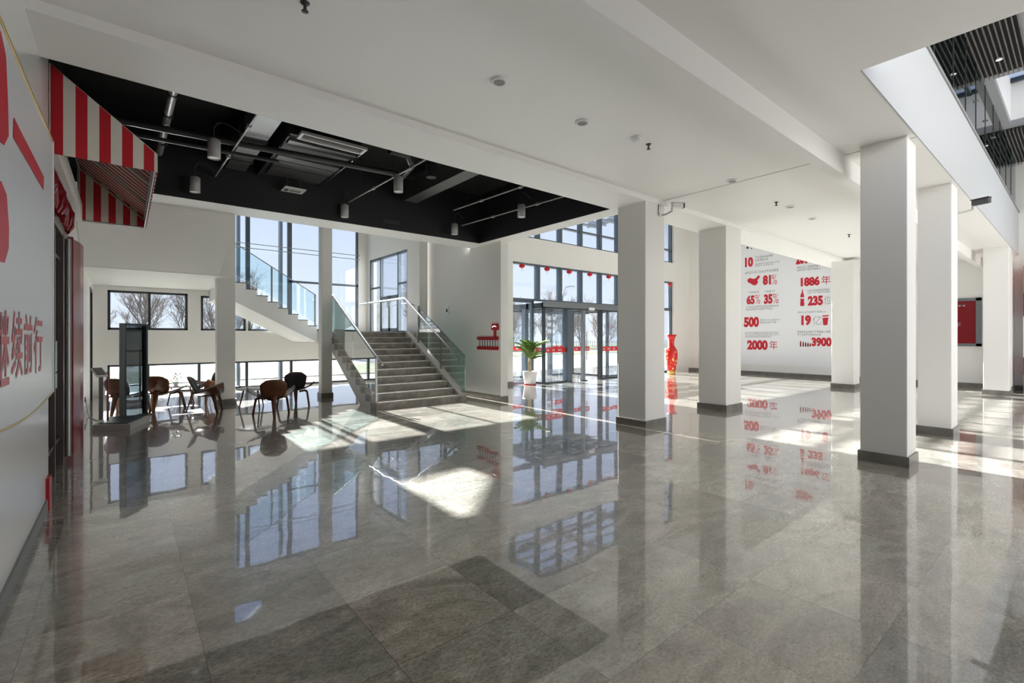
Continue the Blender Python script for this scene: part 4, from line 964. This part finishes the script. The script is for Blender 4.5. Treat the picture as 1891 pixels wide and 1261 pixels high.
def pergola():
    e = empty('entrance_canopy', (9.0, 12.6, 7.2)); tag(e, 'louvred canopy projecting above the entrance outside', 'canopy')
    for k in range(6): box('louvre_beam', 'frame_grey', 0, 10, .5 + k * .62, .55 + k * .62, 0.04, .16, e)
    for x in (0, 3.3, 6.6, 9.9): box('cantilever', 'frame_grey', x, x + .12, -.16, 4.2, .16, .4, e)
pergola()
def make_tree(label, h, seed):
    rnd = random.Random(seed); b = MB()
    def br(p, d, L, r, lv):
        n = 3; pts = [p]; q = d.copy()
        for i in range(n):
            q = (q + Vector((rnd.uniform(-.16, .16), rnd.uniform(-.16, .16), rnd.uniform(-.02, .12)))).normalized(); pts.append(pts[-1] + q * L / n)
        b.tube(pts, [r * (1 - .5 * i / n) for i in range(n + 1)], 5 if lv < 2 else 3, False)
        if lv < 4:
            for k in range(13 if lv == 0 else 6 if lv == 1 else 6 if lv == 2 else 4):
                t = rnd.uniform(.12 if lv == 0 else .25, 1.0); i = min(n - 1, int(t * n)); s_ = pts[i].lerp(pts[i + 1], t * n - i)
                a = rnd.uniform(0, 2 * pi); o = q.orthogonal().normalized(); o.rotate(Matrix.Rotation(a, 3, q))
                br(s_, (q * .8 + o * rnd.uniform(.4, .85) + Vector((0, 0, .3))).normalized(), L * rnd.uniform(.42, .6), max(r * .45, .008), lv + 1)
    br(Vector((0, 0, 0)), Vector((0, 0, 1)), h * .62, h * .013, 0)
    o = b.build('bare_tree', 'bark'); return o
TR0 = [make_tree('', 7.5, 1), make_tree('', 8.5, 2), make_tree('', 6.8, 3)]
tl = ['bare leafless tree with a broad crown in the row beyond the road', 'taller bare leafless tree in the row beyond the road', 'lower bare leafless tree in the row beyond the road']
spots = [(-9.6, 43), (-4.2, 43.5), (1.2, 43), (6.6, 43.5), (27, 52), (31.5, 57), (34.5, 51), (39.5, 57.5), (42.5, 51.5), (47, 58), (50, 52), (54.5, 58.5), (57.5, 52.5), (62, 59), (65, 53), (70, 59.5), (73, 53.5), (78, 60), (24, 58), (44, 65), (52, 66), (60, 67), (36, 64), (68, 67), (-12, 49), (-6.8, 49.5), (-1.4, 49), (4, 49.5), (9.4, 49), (-9.5, 55.5), (-4, 56), (1.4, 55.5), (7, 56)]
rnd = random.Random(9)
for i, (x, y) in enumerate(spots):
    o = TR0[i % 3] if i < 3 else TR0[i % 3].copy()
    if i >= 3: COL.objects.link(o)
    o.location = (x, y, -.1); o.rotation_euler = (0, 0, rnd.uniform(0, 6)); s_ = rnd.uniform(.85, 1.15); o.scale = (s_, s_, s_)
    tag(o, tl[i % 3], 'tree', 'bare trees beyond the road')
fe = empty('picket_fence', (33, 46.5, -.05)); tag(fe, 'low white picket fence beyond the road', 'fence')
b = MB()
for k in range(95): b.box(k * .5, k * .5 + .12, 0, .05, 0, 1.15)
b.build('pickets', 'white_plastic', fe)['kind'] = 'stuff'
box('rail', 'white_plastic', 0, 47.2, .05, .1, .25, .33, fe); box('rail', 'white_plastic', 0, 47.2, .05, .1, .85, .93, fe)
hu = empty('gatehouse', (28.5, 41.5, -.06)); tag(hu, 'small grey gatehouse with a blue roof band beyond the road', 'hut')
box('walls', 'roof_grey', 0, 3, 3, 6, 0, 2.3, hu); box('roof', 'hut_blue', -.3, 3.3, 2.7, 6.3, 2.3, 2.8, hu)
cr_ = empty('parked_car', (13.6, 22.5, -.06)); tag(cr_, 'grey parked car half hidden behind the palm outside', 'car')
prof = [(-2.2, .35), (-2.2, .75), (-1.2, .92), (-.6, 1.38), (.9, 1.4), (1.6, .95), (2.15, .8), (2.2, .35)]
MB().prism(prof, 'X', -.85, .85).build('body', 'car_grey', cr_, .06)
box('window_band', 'screen_black', -.86, .86, -.75, 1.2, .95, 1.3, cr_)
for sx_ in (-.8, .8):
    for y in (-1.35, 1.35): 
        w = MB().tube([(sx_ - .1, y, .33), (sx_ + .1, y, .33)], .33, 20).build('wheel', 'tyre', cr_); MB().tube([(sx_ - .105, y, .33), (sx_ + .105, y, .33)], .2, 14).build('rim', 'steel', w)
lp = empty('street_lamp', (33.5, 33.0, -.05)); tag(lp, 'slim street lamp with curved arm seen through the entrance glazing', 'street lamp')
MB().tube([(0, 0, 0), (0, 0, 5.2), (.1, 0, 6.1), (.5, 0, 6.6), (1.2, 0, 6.75)], [.07, .05, .045, .04, .035], 8).build('pole', 'frame_grey', lp); MB().box(1.1, 1.7, -.12, .12, 6.7, 6.8).build('lamp_head', 'grey_plastic', lp)
